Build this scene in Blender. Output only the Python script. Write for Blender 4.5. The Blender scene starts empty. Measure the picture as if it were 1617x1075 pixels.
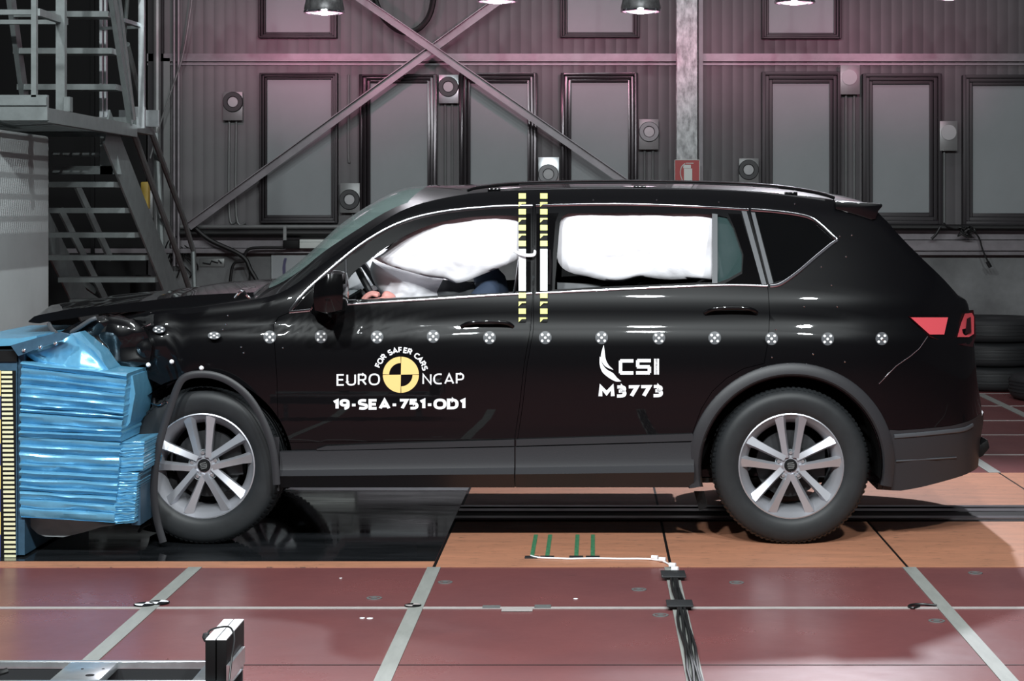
import bpy, bmesh, math, random
from mathutils import Vector, Matrix, noise
from mathutils.geometry import tessellate_polygon
random.seed(7)
PI = math.pi
S = bpy.context.scene
C = S.collection

# ------------------------------------------------------------------ camera, world, lights, exposure
F, VX, VY, H = 3000.0, 940.0, 336.0, 1.49
cam_d = bpy.data.cameras.new('camera'); cam = bpy.data.objects.new('camera', cam_d); C.objects.link(cam)
cam.location = (0, 0, H); cam.rotation_euler = (PI/2, 0, 0)
cam_d.sensor_fit = 'HORIZONTAL'; cam_d.sensor_width = 36; cam_d.lens = 36*F/1617
cam_d.shift_x = (808.5-VX)/1617; cam_d.shift_y = (VY-537.5)/1617
cam_d.clip_start = .05; cam_d.clip_end = 200
S.camera = cam

wd = bpy.data.worlds.new('world'); S.world = wd; wd.use_nodes = True
wd.node_tree.nodes['Background'].inputs[0].default_value = (.55, .6, .7, 1)
wd.node_tree.nodes['Background'].inputs[1].default_value = .05

def light(name, kind, loc, aim, power, size=.5, col=(1, 1, 1), **k):
    d = bpy.data.lights.new(name, kind); d.energy = power; d.color = col
    if kind == 'AREA': d.shape = k.get('shape', 'DISK'); d.size = size; d.size_y = k.get('sy', size)
    else: d.shadow_soft_size = size
    if kind == 'SPOT': d.spot_size = math.radians(k.get('cone', 60)); d.spot_blend = k.get('blend', .3)
    o = bpy.data.objects.new(name, d); C.objects.link(o); o.location = loc
    o.rotation_euler = (Vector(aim)-Vector(loc)).to_track_quat('-Z', 'Y').to_euler()
    return o
# rig of flood lamps over the camera side, aimed at the car
for i, x in enumerate((-3.0, -1.15, .45, 2.3)):
    light('flood_light', 'AREA', (x, 2.6, 5.0), (x*.55-.2, 8.6, .7), 350, .30, (.93, .99, 1))
# lamp behind and above the car that throws its shadow towards the camera
light('back_light', 'SPOT', (1.75, 13.6, 4.65), (1.1, 7.0, 0), 2100, .10, (.92, .93, 1), cone=70, blend=.5)
light('back_light', 'SPOT', (-2.2, 13.6, 4.75), (-1.6, 6.0, 0), 420, .10, (.95, .93, 1), cone=40, blend=.4)
# lamp over the platform, shining through its grating onto the crash block
light('platform_light', 'SPOT', (-1.0, 9.6, 6.2), (-3.5, 11.7, 1.0), 900, .02, (.94, .99, 1), cone=34, blend=.6)
# fill light added inside the cabin to brighten the airbags
light('cabin_fill', 'AREA', (-.7, 9.45, 1.50), (-.95, 9.3, .9), 14, .25, (.95, .97, 1))
# ceiling field that fills the hall
light('ceiling_light', 'AREA', (0, 9.4, 6.7), (0, 9.4, 0), 45, 5.0, (.92, .97, 1), shape='RECTANGLE', sy=1.0)
light('ceiling_light', 'AREA', (0, 14.8, 6.6), (0, 17.8, 1.5), 112, 9.0, (.97, .97, 1), shape='RECTANGLE', sy=.8)
S.view_settings.view_transform = 'Standard'; S.view_settings.look = 'None'
S.view_settings.exposure = -0.45; S.view_settings.gamma = 1.0; S.view_settings.use_curve_mapping = False

# ------------------------------------------------------------------ helpers
def P(px, py, Y): return Vector(((px-VX)*Y/F, Y, H-(py-VY)*Y/F))
def lin(c):
    c = c/255.0
    return c/12.92 if c <= .04045 else ((c+.055)/1.055)**2.4
def rgb(r, g, b): return (lin(r), lin(g), lin(b), 1)

def mat(name, col, rough=.5, metal=0, spec=.5, coat=0, noise_amt=0, nscale=6, bump=0, bscale=40, stretch=(1, 1, 1),
        col2=None, emit=None, estr=0, alpha=1, trans=0, ior=1.45, croughness=.03, rough2=None, coat_ior=1.5):
    m = bpy.data.materials.new(name); m.use_nodes = True
    nt = m.node_tree; b = nt.nodes['Principled BSDF']
    b.inputs['Base Color'].default_value = col; b.inputs['Roughness'].default_value = rough
    b.inputs['Metallic'].default_value = metal; b.inputs['Specular IOR Level'].default_value = spec
    b.inputs['Coat Weight'].default_value = coat; b.inputs['Coat Roughness'].default_value = croughness
    b.inputs['Alpha'].default_value = alpha; b.inputs['Transmission Weight'].default_value = trans
    b.inputs['IOR'].default_value = ior; b.inputs['Coat IOR'].default_value = coat_ior
    if emit: b.inputs['Emission Color'].default_value = emit; b.inputs['Emission Strength'].default_value = estr
    if noise_amt or bump or col2:
        tc = nt.nodes.new('ShaderNodeTexCoord'); mp = nt.nodes.new('ShaderNodeMapping')
        mp.inputs['Scale'].default_value = stretch
        nt.links.new(tc.outputs['Object'], mp.inputs[0])
    if noise_amt or col2:
        n = nt.nodes.new('ShaderNodeTexNoise'); n.inputs['Scale'].default_value = nscale; n.inputs['Detail'].default_value = 8
        n.inputs['Roughness'].default_value = .65
        nt.links.new(mp.outputs[0], n.inputs['Vector'])
        r = nt.nodes.new('ShaderNodeValToRGB'); r.color_ramp.elements[0].position = .35; r.color_ramp.elements[1].position = .68
        c2 = col2 or tuple(min(1, c*(1+noise_amt)) for c in col[:3])+(1,)
        c1 = col if col2 else tuple(c*(1-noise_amt) for c in col[:3])+(1,)
        r.color_ramp.elements[0].color = c1; r.color_ramp.elements[1].color = c2
        nt.links.new(n.outputs['Fac'], r.inputs[0]); nt.links.new(r.outputs[0], b.inputs['Base Color'])
        if rough2 is not None:
            mr = nt.nodes.new('ShaderNodeMapRange'); mr.inputs['To Min'].default_value = rough; mr.inputs['To Max'].default_value = rough2
            mr.inputs['From Min'].default_value = .35; mr.inputs['From Max'].default_value = .68
            nt.links.new(n.outputs['Fac'], mr.inputs[0]); nt.links.new(mr.outputs[0], b.inputs['Roughness'])
    if bump:
        n2 = nt.nodes.new('ShaderNodeTexNoise'); n2.inputs['Scale'].default_value = bscale; n2.inputs['Detail'].default_value = 6
        nt.links.new(mp.outputs[0], n2.inputs['Vector'])
        bp = nt.nodes.new('ShaderNodeBump'); bp.inputs['Strength'].default_value = bump; bp.inputs['Distance'].default_value = .01
        nt.links.new(n2.outputs['Fac'], bp.inputs['Height']); nt.links.new(bp.outputs[0], b.inputs['Normal'])
    return m

M = dict(
    paint=mat('car_paint_black', rgb(7, 7, 9), .35, 0, .12, coat=1, croughness=.02, coat_ior=1.38),
    gloss=mat('gloss_black', rgb(8, 8, 9), .08, 0, .6),
    plast=mat('dark_plastic', rgb(44, 44, 47), .45, 0, .4, bump=.05, bscale=300),
    plast2=mat('grey_rubber', rgb(70, 72, 76), .45),
    rubber=mat('tyre_rubber', rgb(36, 38, 40), .5, 0, .35, noise_amt=.15, nscale=9),
    dark=mat('dark_underbody', rgb(14, 14, 15), .6),
    alloy=mat('silver_alloy', rgb(176, 177, 183), .36, .65, .5),
    chrome=mat('chrome', rgb(225, 225, 230), .12, 1),
    steel=mat('painted_steel_grey', rgb(118, 124, 124), .38, .35, noise_amt=.14, nscale=12),
    galv=mat('galvanised', rgb(88, 88, 89), .4, .5, col2=rgb(140, 141, 142), nscale=22, stretch=(1, 1, .5)),
    bright=mat('machined_aluminium', rgb(200, 205, 208), .28, .85, noise_amt=.12, nscale=15),
    liner=mat('felt_liner', rgb(12, 12, 13), .9, spec=.1),
    white=mat('white_vinyl', rgb(235, 235, 238), .5),
    yellow=mat('yellow_vinyl', rgb(232, 198, 126), .5),
    lime=mat('pale_yellow_tape', rgb(238, 235, 140), .5),
    black=mat('matt_black', rgb(16, 16, 17), .6, spec=.2),
    cable=mat('black_cable', rgb(18, 18, 19), .45),
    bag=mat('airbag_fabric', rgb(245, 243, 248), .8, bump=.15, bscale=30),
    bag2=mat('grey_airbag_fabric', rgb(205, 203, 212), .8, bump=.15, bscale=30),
    blue=mat('blue_anodised_aluminium', rgb(102, 166, 200), .26, .25, .7, noise_amt=.08, nscale=14, bump=.06, bscale=60),
    bluedk=mat('blue_sheet', rgb(60, 90, 112), .4, .3, noise_amt=.15, nscale=20),
    ruly=mat('ruler_yellow', rgb(222, 205, 120), .6), rulb=mat('ruler_blue', rgb(62, 66, 120), .6),
    tick=mat('ruler_tick', rgb(216, 212, 176), .6),
    red=mat('red_lamp_lens', rgb(196, 74, 82), .25, 0, .6, coat=1), redd=mat('dark_red_lens', rgb(36, 5, 9), .1, 0, .6, coat=1),
    glassw=mat('windscreen_glass', rgb(120, 142, 138), .08, 0, .6, alpha=.58),
    glassg=mat('green_tinted_glass', rgb(56, 74, 74), .05, 0, .6, alpha=.6),
    glassd=mat('privacy_glass', rgb(10, 11, 12), .03, 0, .7, alpha=.93),
    skin=mat('dummy_skin', rgb(214, 150, 142), .5), shirt=mat('dummy_clothes', rgb(46, 58, 78), .8), brown=mat('dummy_head_vinyl', rgb(110, 76, 62), .6),
    seat=mat('dark_seat_fabric', rgb(34, 34, 37), .8), dash=mat('dashboard_grey', rgb(70, 78, 80), .6),
    wallm=mat('wall_cladding', rgb(88, 86, 88), .5, 0, .4, noise_amt=.06, nscale=3),
    wallb=mat('wall_concrete', rgb(124, 126, 127), .7, 0, .3, col2=rgb(96, 97, 98), nscale=2.2, bump=.1, bscale=8),
    wallh=mat('hall_wall', rgb(90, 90, 94), .8),
    frame=mat('bronze_window_frame', rgb(50, 46, 49), .22, .55), frames=mat('dark_frame', rgb(44, 41, 44), .5, .2),
    pane=mat('frosted_pane', rgb(126, 131, 133), .5, 0, .4, noise_amt=.05, nscale=1.5),
    beam=mat('beam_paint', rgb(120, 116, 120), .45, .3, noise_amt=.12, nscale=8),
    block=mat('barrier_block_paint', rgb(188, 194, 195), .6, noise_amt=.06, nscale=2.5, bump=.1, bscale=5),
    signr=mat('sign_red', rgb(150, 48, 48), .5), signw=mat('sign_white', rgb(190, 196, 192), .5),
    green=mat('green_tape', rgb(38, 100, 66), .6, col2=rgb(84, 140, 104), nscale=40),
    tape=mat('grey_floor_tape', rgb(138, 140, 136), .55, noise_amt=.1, nscale=25, stretch=(1, .2, 1)),
    tapel=mat('pale_floor_tape', rgb(165, 158, 156), .55, noise_amt=.08, nscale=25),
    ring=mat('loudspeaker_ring', rgb(40, 41, 43), .5), ringg=mat('grey_ring', rgb(92, 92, 94), .4, .3),
    plate=mat('plate_grey', rgb(118, 120, 120), .4, .3, noise_amt=.08), disc=mat('disc_grey', rgb(160, 162, 163), .5),
    boxy=mat('yellow_box', rgb(176, 150, 66), .5), tyreold=mat('old_tyre', rgb(32, 33, 35), .6),
    lamp=mat('lamp_lens', rgb(255, 250, 255), .3, emit=(1, .9, .97, 1), estr=6),
    dot=mat('retro_dot', rgb(250, 250, 250), .3, emit=None), discb=mat('target_disc', rgb(70, 72, 76), .45),
    poster=mat('poster', rgb(165, 170, 172), .5), purple=mat('poster_ink', rgb(70, 66, 100), .5),
)
W = {}
def wm(o): return W.get(o.name, Matrix.Identity(4)) if o else Matrix.Identity(4)
def tag(o, label=None, cat=None, group=None, kind=None):
    for k, v in (('label', label), ('category', cat), ('group', group), ('kind', kind)):
        if v: o[k] = v
    return o
def thing(name, loc, label, cat, group=None):
    o = bpy.data.objects.new(name, None); C.objects.link(o); o.location = loc; o.empty_display_size = .1
    W[o.name] = Matrix.Translation(Vector(loc)); return tag(o, label, cat, group)
def sharp(me, ang=32):
    bm = bmesh.new(); bm.from_mesh(me)
    for f in bm.faces: f.smooth = True
    for e in bm.edges:
        if len(e.link_faces) != 2 or e.calc_face_angle(0) > math.radians(ang): e.smooth = False
    bm.to_mesh(me); bm.free()
def link(name, me, m, parent=None, ang=32, label=None, smooth=True):
    c = Vector((0, 0, 0))
    if len(me.vertices):
        xs = [v.co for v in me.vertices]
        c = Vector([(min(v[i] for v in xs)+max(v[i] for v in xs))/2 for i in range(3)])
    me.transform(Matrix.Translation(-c))
    if smooth: sharp(me, ang)
    me.materials.clear()
    for mm in (m if isinstance(m, (list, tuple)) else [m]): me.materials.append(mm)
    o = bpy.data.objects.new(name, me); C.objects.link(o); o.location = c
    me.name = name
    if parent: o.parent = parent; o.matrix_parent_inverse = wm(parent).inverted()
    W[o.name] = Matrix.Translation(c)
    if label: o['label'] = label
    return o

class MB:
    def __init__(s): s.v = []; s.f = []; s.mi = []; s.cur = 0
    def add(s, vs, fs):
        n = len(s.v); s.v += [Vector(v) for v in vs]; s.f += [tuple(i+n for i in f) for f in fs]; s.mi += [s.cur]*len(fs); return s
    def box(s, x0, x1, y0, y1, z0, z1):
        vs = [(x, y, z) for x in (x0, x1) for y in (y0, y1) for z in (z0, z1)]
        return s.add(vs, [(0, 1, 3, 2), (4, 6, 7, 5), (0, 4, 5, 1), (2, 3, 7, 6), (0, 2, 6, 4), (1, 5, 7, 3)])
    def bar(s, a, b, w, h, up=(0, 0, 1)):
        a = Vector(a); b = Vector(b); d = (b-a).normalized(); u = Vector(up)
        if abs(d.dot(u)) > .98: u = Vector((0, 1, 0))
        r = d.cross(u).normalized(); u = r.cross(d)
        vs = [p+r*(w/2*i)+u*(h/2*j) for p in (a, b) for i, j in ((-1, -1), (1, -1), (1, 1), (-1, 1))]
        return s.add(vs, [(0, 3, 2, 1), (4, 5, 6, 7), (0, 1, 5, 4), (1, 2, 6, 5), (2, 3, 7, 6), (3, 0, 4, 7)])
    def tube(s, pts, r, n=10, caps=True, flat=None):
        pts = [Vector(p) for p in pts]; rings = []; ref = None
        for i, p in enumerate(pts):
            d = (pts[min(i+1, len(pts)-1)]-pts[max(i-1, 0)]).normalized()
            if ref is None:
                ref = Vector((0, 1, 0)) if abs(d.y) < .9 else Vector((1, 0, 0))
            u = (ref-d*ref.dot(d)).normalized(); ref = u; w = d.cross(u)
            rr = r[i] if isinstance(r, (list, tuple)) else r
            ru, rw = (rr, rr) if flat is None else (rr*flat[0], rr*flat[1])
            rings.append([p+u*math.cos(2*PI*k/n)*ru+w*math.sin(2*PI*k/n)*rw for k in range(n)])
        vs = [q for R in rings for q in R]; fs = []
        for i in range(len(pts)-1):
            for k in range(n): fs.append((i*n+k, i*n+(k+1) % n, (i+1)*n+(k+1) % n, (i+1)*n+k))
        if caps: fs.append(tuple(range(n-1, -1, -1))); fs.append(tuple((len(pts)-1)*n+k for k in range(n)))
        return s.add(vs, fs)
    def lathe(s, prof, c, axis='Y', n=48, close=False):
        # prof: (r, t) along axis
        vs = []; fs = []; m = len(prof); c = Vector(c)
        for k in range(n):
            a = 2*PI*k/n; ca, sa = math.cos(a), math.sin(a)
            for r, t in prof:
                vs.append(c+(Vector((r*ca, t, r*sa)) if axis == 'Y' else Vector((r*ca, r*sa, t)) if axis == 'Z' else Vector((t, r*ca, r*sa))))
        for k in range(n):
            k2 = (k+1) % n
            for j in range(m if close else m-1):
                j2 = (j+1) % m
                fs.append((k*m+j, k2*m+j, k2*m+j2, k*m+j2))
        return s.add(vs, fs)
    def prism(s, poly, y0, y1, f=None):
        # poly: (x, z); optionally f maps
        n = len(poly); vs = [(x, y0, z) for x, z in poly]+[(x, y1, z) for x, z in poly]
        tri = tessellate_polygon([[Vector((x, z, 0)) for x, z in poly]])
        fs = [tuple(t) for t in tri]+[tuple(n+i for i in reversed(t)) for t in tri]
        fs += [(i, (i+1) % n, n+(i+1) % n, n+i) for i in range(n)]
        return s.add(vs, fs)
    def mesh(s, name='m'):
        me = bpy.data.meshes.new(name); me.from_pydata([tuple(v) for v in s.v], [], s.f)
        bm = bmesh.new(); bm.from_mesh(me)
        for i, f in enumerate(bm.faces): f.material_index = s.mi[i] if i < len(s.mi) else 0
        bmesh.ops.recalc_face_normals(bm, faces=bm.faces); bm.to_mesh(me); bm.free(); return me
    def build(s, name, m, parent=None, ang=32, label=None, bevel=0):
        me = s.mesh(name)
        if bevel:
            bm = bmesh.new(); bm.from_mesh(me)
            bmesh.ops.remove_doubles(bm, verts=bm.verts, dist=1e-6)
            es = [e for e in bm.edges if len(e.link_faces) == 2 and e.calc_face_angle(0) > .6]
            bmesh.ops.bevel(bm, geom=es, offset=bevel, segments=2, affect='EDGES', profile=.5, clamp_overlap=True)
            bm.to_mesh(me); bm.free()
        return link(name, me, m, parent, ang, label)

def smoothpath(pts, n=8):
    pts = [Vector(p) for p in pts]; out = []
    for i in range(len(pts)-1):
        p0 = pts[max(i-1, 0)]; p1 = pts[i]; p2 = pts[i+1]; p3 = pts[min(i+2, len(pts)-1)]
        for k in range(n):
            t = k/n
            out.append(.5*((2*p1)+(p2-p0)*t+(2*p0-5*p1+4*p2-p3)*t*t+(3*p1-p0-3*p2+p3)*t**3))
    out.append(pts[-1]); return out
def interp(tab, x):
    if x <= tab[0][0]: return tab[0][1]
    for (a, b), (c, d) in zip(tab, tab[1:]):
        if x <= c: return b+(d-b)*(x-a)/(c-a) if c > a else d
    return tab[-1][1]
def sinterp(tab, x):
    # smooth (catmull) interpolation
    n = len(tab)
    if x <= tab[0][0]: return tab[0][1]
    if x >= tab[-1][0]: return tab[-1][1]
    for i in range(n-1):
        if x <= tab[i+1][0]:
            x1, y1 = tab[i]; x2, y2 = tab[i+1]
            x0, y0 = tab[max(i-1, 0)]; x3, y3 = tab[min(i+2, n-1)]
            h = x2-x1; t = (x-x1)/h
            m1 = (y2-y0)/(x2-x0) if x2 > x0 else 0; m2 = (y3-y1)/(x3-x1) if x3 > x1 else 0
            return (2*t**3-3*t*t+1)*y1+(t**3-2*t*t+t)*h*m1+(-2*t**3+3*t*t)*y2+(t**3-t*t)*h*m2

def clone(root, loc, **kw):
    r = root.copy(); C.objects.link(r); r.location = loc
    W[r.name] = Matrix.Translation(Vector(loc))
    for ch in list(root.children):
        c = ch.copy(); C.objects.link(c); c.parent = r; c.matrix_parent_inverse = ch.matrix_parent_inverse.copy()
        for g in ch.children:
            d = g.copy(); C.objects.link(d); d.parent = c; d.matrix_parent_inverse = g.matrix_parent_inverse.copy()
    for k, v in kw.items(): r[k] = v
    return r

# ------------------------------------------------------------------ hall shell
YW = 18.0
def structure(name, mb, m, **k): o = mb.build(name, m, **k); o['kind'] = 'structure'; return o
floor_m = mat('red_floor_paint', rgb(122, 72, 72), .26, 0, .5, col2=rgb(104, 62, 64), nscale=1.3, bump=.12, bscale=9, stretch=(1, 1, 1), rough2=.34)
structure('floor', MB().box(-9, 9, -5, YW, -.1, 0), floor_m)
structure('ceiling', MB().box(-9, 9, -5, YW, 7, 7.1), M['wallh'])
structure('wall_left', MB().box(-9.1, -9, -5, YW, 0, 7), M['wallh'])
structure('wall_right', MB().box(9, 9.1, -5, YW, 0, 7), M['wallh'])
structure('wall_front', MB().box(-9, 9, -5.1, -5, 0, 7), M['wallh'])
# back wall : concrete plinth and ribbed cladding above
def wx(px, Y=YW): return (px-VX)*Y/F
def wz(py, Y=YW): return H-(py-VY)*Y/F
zc = wz(397)
structure('wall_back', MB().box(-9, 9, YW, YW+.2, 0, 7), M['wallb'])
mb = MB(); x = -9.0; prof = []
while x < 9: prof += [(x, 0), (x+.09, 0), (x+.095, .003), (x+.1, .003)]; x += .1
vs = []; fs = []
for i, (xx, d) in enumerate(prof): vs += [(xx, YW-.06+d, zc+.15), (xx, YW-.06+d, 7)]
for i in range(len(prof)-1): fs.append((2*i, 2*i+2, 2*i+3, 2*i+1))
mb.add(vs, fs); mb.box(-9, 9, YW-.045, YW-.001, zc+.15, 6.99)
structure('trim_1', mb, M['wallm'])
structure('trim_2', MB().box(-9, 9, YW-.10, YW-.062, wz(98), wz(86)).box(-9, 9, YW-.085, YW-.062, wz(104), wz(101)), M['beam'])
structure('trim_3', MB().box(-9, wx(1105), YW-.14, YW-.002, wz(399), wz(392)).box(-9, wx(1105), YW-.09, YW-.002, wz(391), wz(375)), M['beam'])
structure('trim_4', MB().box(wx(1110), 9, YW-.16, YW-.002, wz(395), wz(379)).box(wx(1110), 9, YW-.12, YW-.002, wz(402), wz(396)).box(wx(1110), 9, YW-.09, YW-.002, wz(378), wz(364)), M['beam'])

def frame_win(x0, y0, x1, y1, a0, b0, a1, b1, shiny, idx, slat=False):
    """window: outer frame box and inner pane in photo px on the wall plane"""
    o = bpy.data.objects.new('window_%d' % idx, None); C.objects.link(o)
    o.location = (wx((x0+x1)/2), YW-.06, wz(y1)); W[o.name] = Matrix.Translation(o.location); o['kind'] = 'structure'
    fm = MB(); X0, X1, Z0, Z1 = wx(x0), wx(x1), wz(y1), wz(y0); A0, A1, B0, B1 = wx(a0), wx(a1), wz(b1), wz(b0)
    steps = 3
    for k in range(steps):
        t0, t1 = k/steps, (k+1)/steps
        d = .10-.022*k
        o0 = [X0+(A0-X0)*t0, X1+(A1-X1)*t0, Z0+(B0-Z0)*t0, Z1+(B1-Z1)*t0]
        o1 = [X0+(A0-X0)*t1, X1+(A1-X1)*t1, Z0+(B0-Z0)*t1, Z1+(B1-Z1)*t1]
        g = .003
        yb = YW-.058
        fm.box(o0[0], o1[0]-g, yb-d, yb, o0[2], o0[3]); fm.box(o1[1]+g, o0[1], yb-d, yb, o0[2], o0[3])
        fm.box(o1[0]-g, o1[1]+g, yb-d, yb, o0[2], o1[2]-g); fm.box(o1[0]-g, o1[1]+g, yb-d, yb, o1[3]+g, o0[3])
    fm.build('window_frame', M['frame' if shiny else 'frames'], o, bevel=.004)
    MB().box(A0-.01, A1+.01, YW-.09, YW-.064, B0-.01, B1+.01).build('pane', M['pane'], o)
frame_win(414, 117, 536, 352, 425, 127, 525, 339, 0, 1)
frame_win(570, 119, 692, 352, 587, 133, 676, 335, 1, 2)
frame_win(727, 117, 849, 352, 744, 133, 833, 335, 1, 3)
frame_win(886, 117, 1007, 352, 902, 132, 991, 335, 1, 4)
frame_win(1201, 115, 1325, 353, 1218, 133, 1307, 335, 0, 5)
frame_win(1359, 118, 1483, 354, 1375, 135, 1464, 335, 0, 6)
frame_win(1516, 120, 1640, 355, 1532, 137, 1621, 336, 0, 7)
frame_win(412, -175, 535, 62, 423, -160, 523, 52, 0, 8)
frame_win(885, -175, 1010, 61, 896, -160, 998, 52, 0, 9)
frame_win(1201, -175, 1326, 63, 1212, -160, 1314, 53, 0, 10)

# target/loudspeaker plates on the wall
plates = [
    (352, 145, 383, 190, 368, 161, 'b', 'highest plate with a black ring, left of the leftmost window', 0),
    (537, 289, 568, 336, 552, 315, 'b', 'plate with a thick black ring low between the two leftmost windows', 0),
    (693, 118, 724, 163, 708, 137, 'm', 'plate with a dark ring and shiny lower edge behind the crossing braces', 1),
    (850, 248, 883, 292, 866, 275, 'g', 'shiny-topped plate with a grey ring just above the car roof', 1),
    (1009, 188, 1040, 236, 1025, 208, 'g', 'plate with a grey ring left of the galvanised column', 0),
    (1167, 250, 1198, 292, 1182, 268, 'm', 'plate with a dark ring right of the red fire extinguisher sign', 0),
    (1327, 103, 1358, 149, 1341, 122, 'n', 'faint plate with a pale disc, highest on the right of the column', 0),
    (1484, 191, 1512, 238, 1498, 209, 'n', 'faint plate with a pale disc between the two rightmost windows', 0)]
for x0, y0, x1, y1, cx, cy, kd, lb, sh in plates:
    Yp = YW-.16
    t = thing('wall_plate', (wx(cx, Yp), Yp, wz(y1, Yp)), 'square metal '+lb, 'wall plate', 'round-marked plates on the back wall')
    MB().box(wx(x0, Yp), wx(x1, Yp), Yp, Yp+.03, wz(y1, Yp), wz(y0, Yp)).box(wx(cx-6, Yp), wx(cx+6, Yp), Yp+.03, YW-.061, wz(cy+8, Yp), wz(cy-8, Yp)).build('backing_plate', M['bright' if sh else 'plate'], t, bevel=.002)
    c = P(cx, cy, Yp); s_ = Yp/F
    if kd != 'n':
        ro, ri = 16*s_, 8*s_
        MB().lathe([(ro, 0), (ro, -.01), (ro*.94, -.022), (ri*1.15, -.022), (ri, -.012), (ri, 0)], c-Vector((0, .001, 0))).build('ring', M[{'b': 'ring', 'm': 'ring', 'g': 'ringg'}[kd]], t)
        MB().lathe([(0.0001, -.012), (ri*.98, -.01), (ri*.98, 0)], c-Vector((0, .001, 0))).build('disc', M['disc'], t)
    else:
        MB().lathe([(0.0001, -.012), (12*s_, -.01), (12*s_, 0)], c-Vector((0, .001, 0))).build('disc', M['disc'], t)
# conduits below plates
cond = [(362, 190, 372, 350), (373, 190, 388, 352), (557, 336, 560, 355), (703, 163, 703, 330), (714, 163, 714, 330), (1018, 236, 1018, 330), (1031, 236, 1031, 330),
        (1336, 149, 1336, 330), (1349, 149, 1349, 330), (1491, 238, 1491, 352), (550, 118, 553, 255)]
wheres = ['left of two thin conduits under the highest black-ringed plate', 'right of two thin conduits under the highest black-ringed plate',
          'short thin conduit under the low black-ringed plate', 'left of two conduits under the plate behind the crossing braces',
          'right of two conduits under the plate behind the crossing braces', 'left of two conduits under the grey-ringed plate by the column',
          'right of two conduits under the grey-ringed plate by the column', 'left of two conduits under the highest pale-disc plate',
          'right of two conduits under the highest pale-disc plate', 'single conduit under the pale-disc plate between the rightmost windows',
          'thin conduit running down between the two leftmost windows']
for (a, b, c, d), w in zip(cond, wheres):
    Yp = YW-.085
    o = MB().tube(smoothpath([P(a, b, Yp), P(a, d-12, Yp), P(c, d, Yp)], 5) if a != c else [P(a, b, Yp), P(c, d, Yp)], .011, 8).build('conduit', M['plate'])
    tag(o, w+', on the back wall', 'pipe', 'thin conduits on the back wall')
# black pipes along the wall
Yp = YW-.22
t = tag(MB().tube([P(285, 358, Yp), P(1060, 358, Yp)], .02, 10).build('pipe', M['plate']), 'thin grey pipe running along the back wall under the windows', 'pipe')
t = tag(MB().tube([P(285, 368, Yp), P(1060, 368, Yp)], .038, 12).build('pipe', M['cable']), 'thick black pipe running along the back wall under the thin grey one', 'pipe')
t = tag(MB().tube([P(1110, 358, Yp), P(1700, 360, Yp)], .03, 12).build('pipe', M['cable']), 'dark pipe running along the back wall behind the rear of the car', 'pipe')
for x in (450,): tag(MB().bar(P(x, 357, Yp-.05), P(x, 385, Yp-.05), .03, .02).build('pipe_clamp', M['plate']), 'grey clamp strap holding the black pipe to the wall', 'clamp')
# column + braces
colm = MB(); Yc = YW-.45
X0, X1 = wx(1069, Yc), wx(1101, Yc)
colm.box(X0, X1, Yc, Yc+.015, 0, 6.99).box(X0, X1, Yc+.18, Yc+.195, 0, 6.99).box((X0+X1)/2-.005, (X0+X1)/2+.005, Yc+.015, Yc+.18, 0, 6.99)
structure('column', colm, M['galv'])
structure('trim_5', MB().box(wx(1103, YW-.2), wx(1110, YW-.2), YW-.2, YW-.1, 0, 7), M['beam'])
Yb = YW-.4
def brace(a, b, lbl, Y):
    A, B = P(a[0], a[1], Y), P(b[0], b[1], Y)
    mb = MB().bar(A, B, .006, .065, up=(0, 1, 0)) if 0 else MB()
    d = (B-A).normalized(); n = Vector((-d.z, 0, d.x))*.036
    mb.add([A+n, A-n, B-n, B+n]+[q+Vector((0, .01, 0)) for q in (A+n, A-n, B-n, B+n)], [(0, 1, 2, 3), (4, 7, 6, 5), (0, 4, 5, 1), (1, 5, 6, 2), (2, 6, 7, 3), (3, 7, 4, 0)])
    k = n*.8
    mb.add([A+n, A+k, B+k, B+n]+[q+Vector((0, -.06, 0)) for q in (A+n, A+k, B+k, B+n)], [(0, 1, 2, 3), (4, 7, 6, 5), (0, 4, 5, 1), (1, 5, 6, 2), (2, 6, 7, 3), (3, 7, 4, 0)])
    return tag(mb.build('brace', M['beam']), lbl, 'steel brace', 'diagonal braces crossing before the back wall')
brace((298, 358), (1055, -194), 'diagonal steel brace rising from lower left to upper right before the wall', Yb)
brace((240, -230), (1060, 338), 'diagonal steel brace falling from upper left to the column foot', Yb-.09)
# fire sign
Ys = Yc-.02
t = thing('fire_extinguisher_sign', (wx(1085, Ys), Ys, wz(300, Ys)), 'red sign with a white fire extinguisher symbol on the galvanised column', 'sign')
MB().box(wx(1065, Ys), wx(1105, Ys), Ys, Ys+.018, wz(302, Ys), wz(252, Ys)).build('panel', M['signr'], t)
mb = MB(); q = Ys-.003
def sq(a, b, c, d): mb.box(wx(a, Ys), wx(c, Ys), q, Ys, wz(d, Ys), wz(b, Ys))
sq(1065, 252, 1105, 252.8); sq(1065, 252, 1065.8, 302); sq(1104.2, 252, 1105, 302); sq(1080, 266, 1093, 298); sq(1079, 260, 1091, 265.5); sq(1083, 257, 1095, 258.3)
mb.tube(smoothpath([P(1082, 258, q), P(1076, 264, q), P(1074.5, 275, q), P(1078, 286, q)], 5), .0045, 6)
mb.build('symbol', M['signw'], t)

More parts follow.
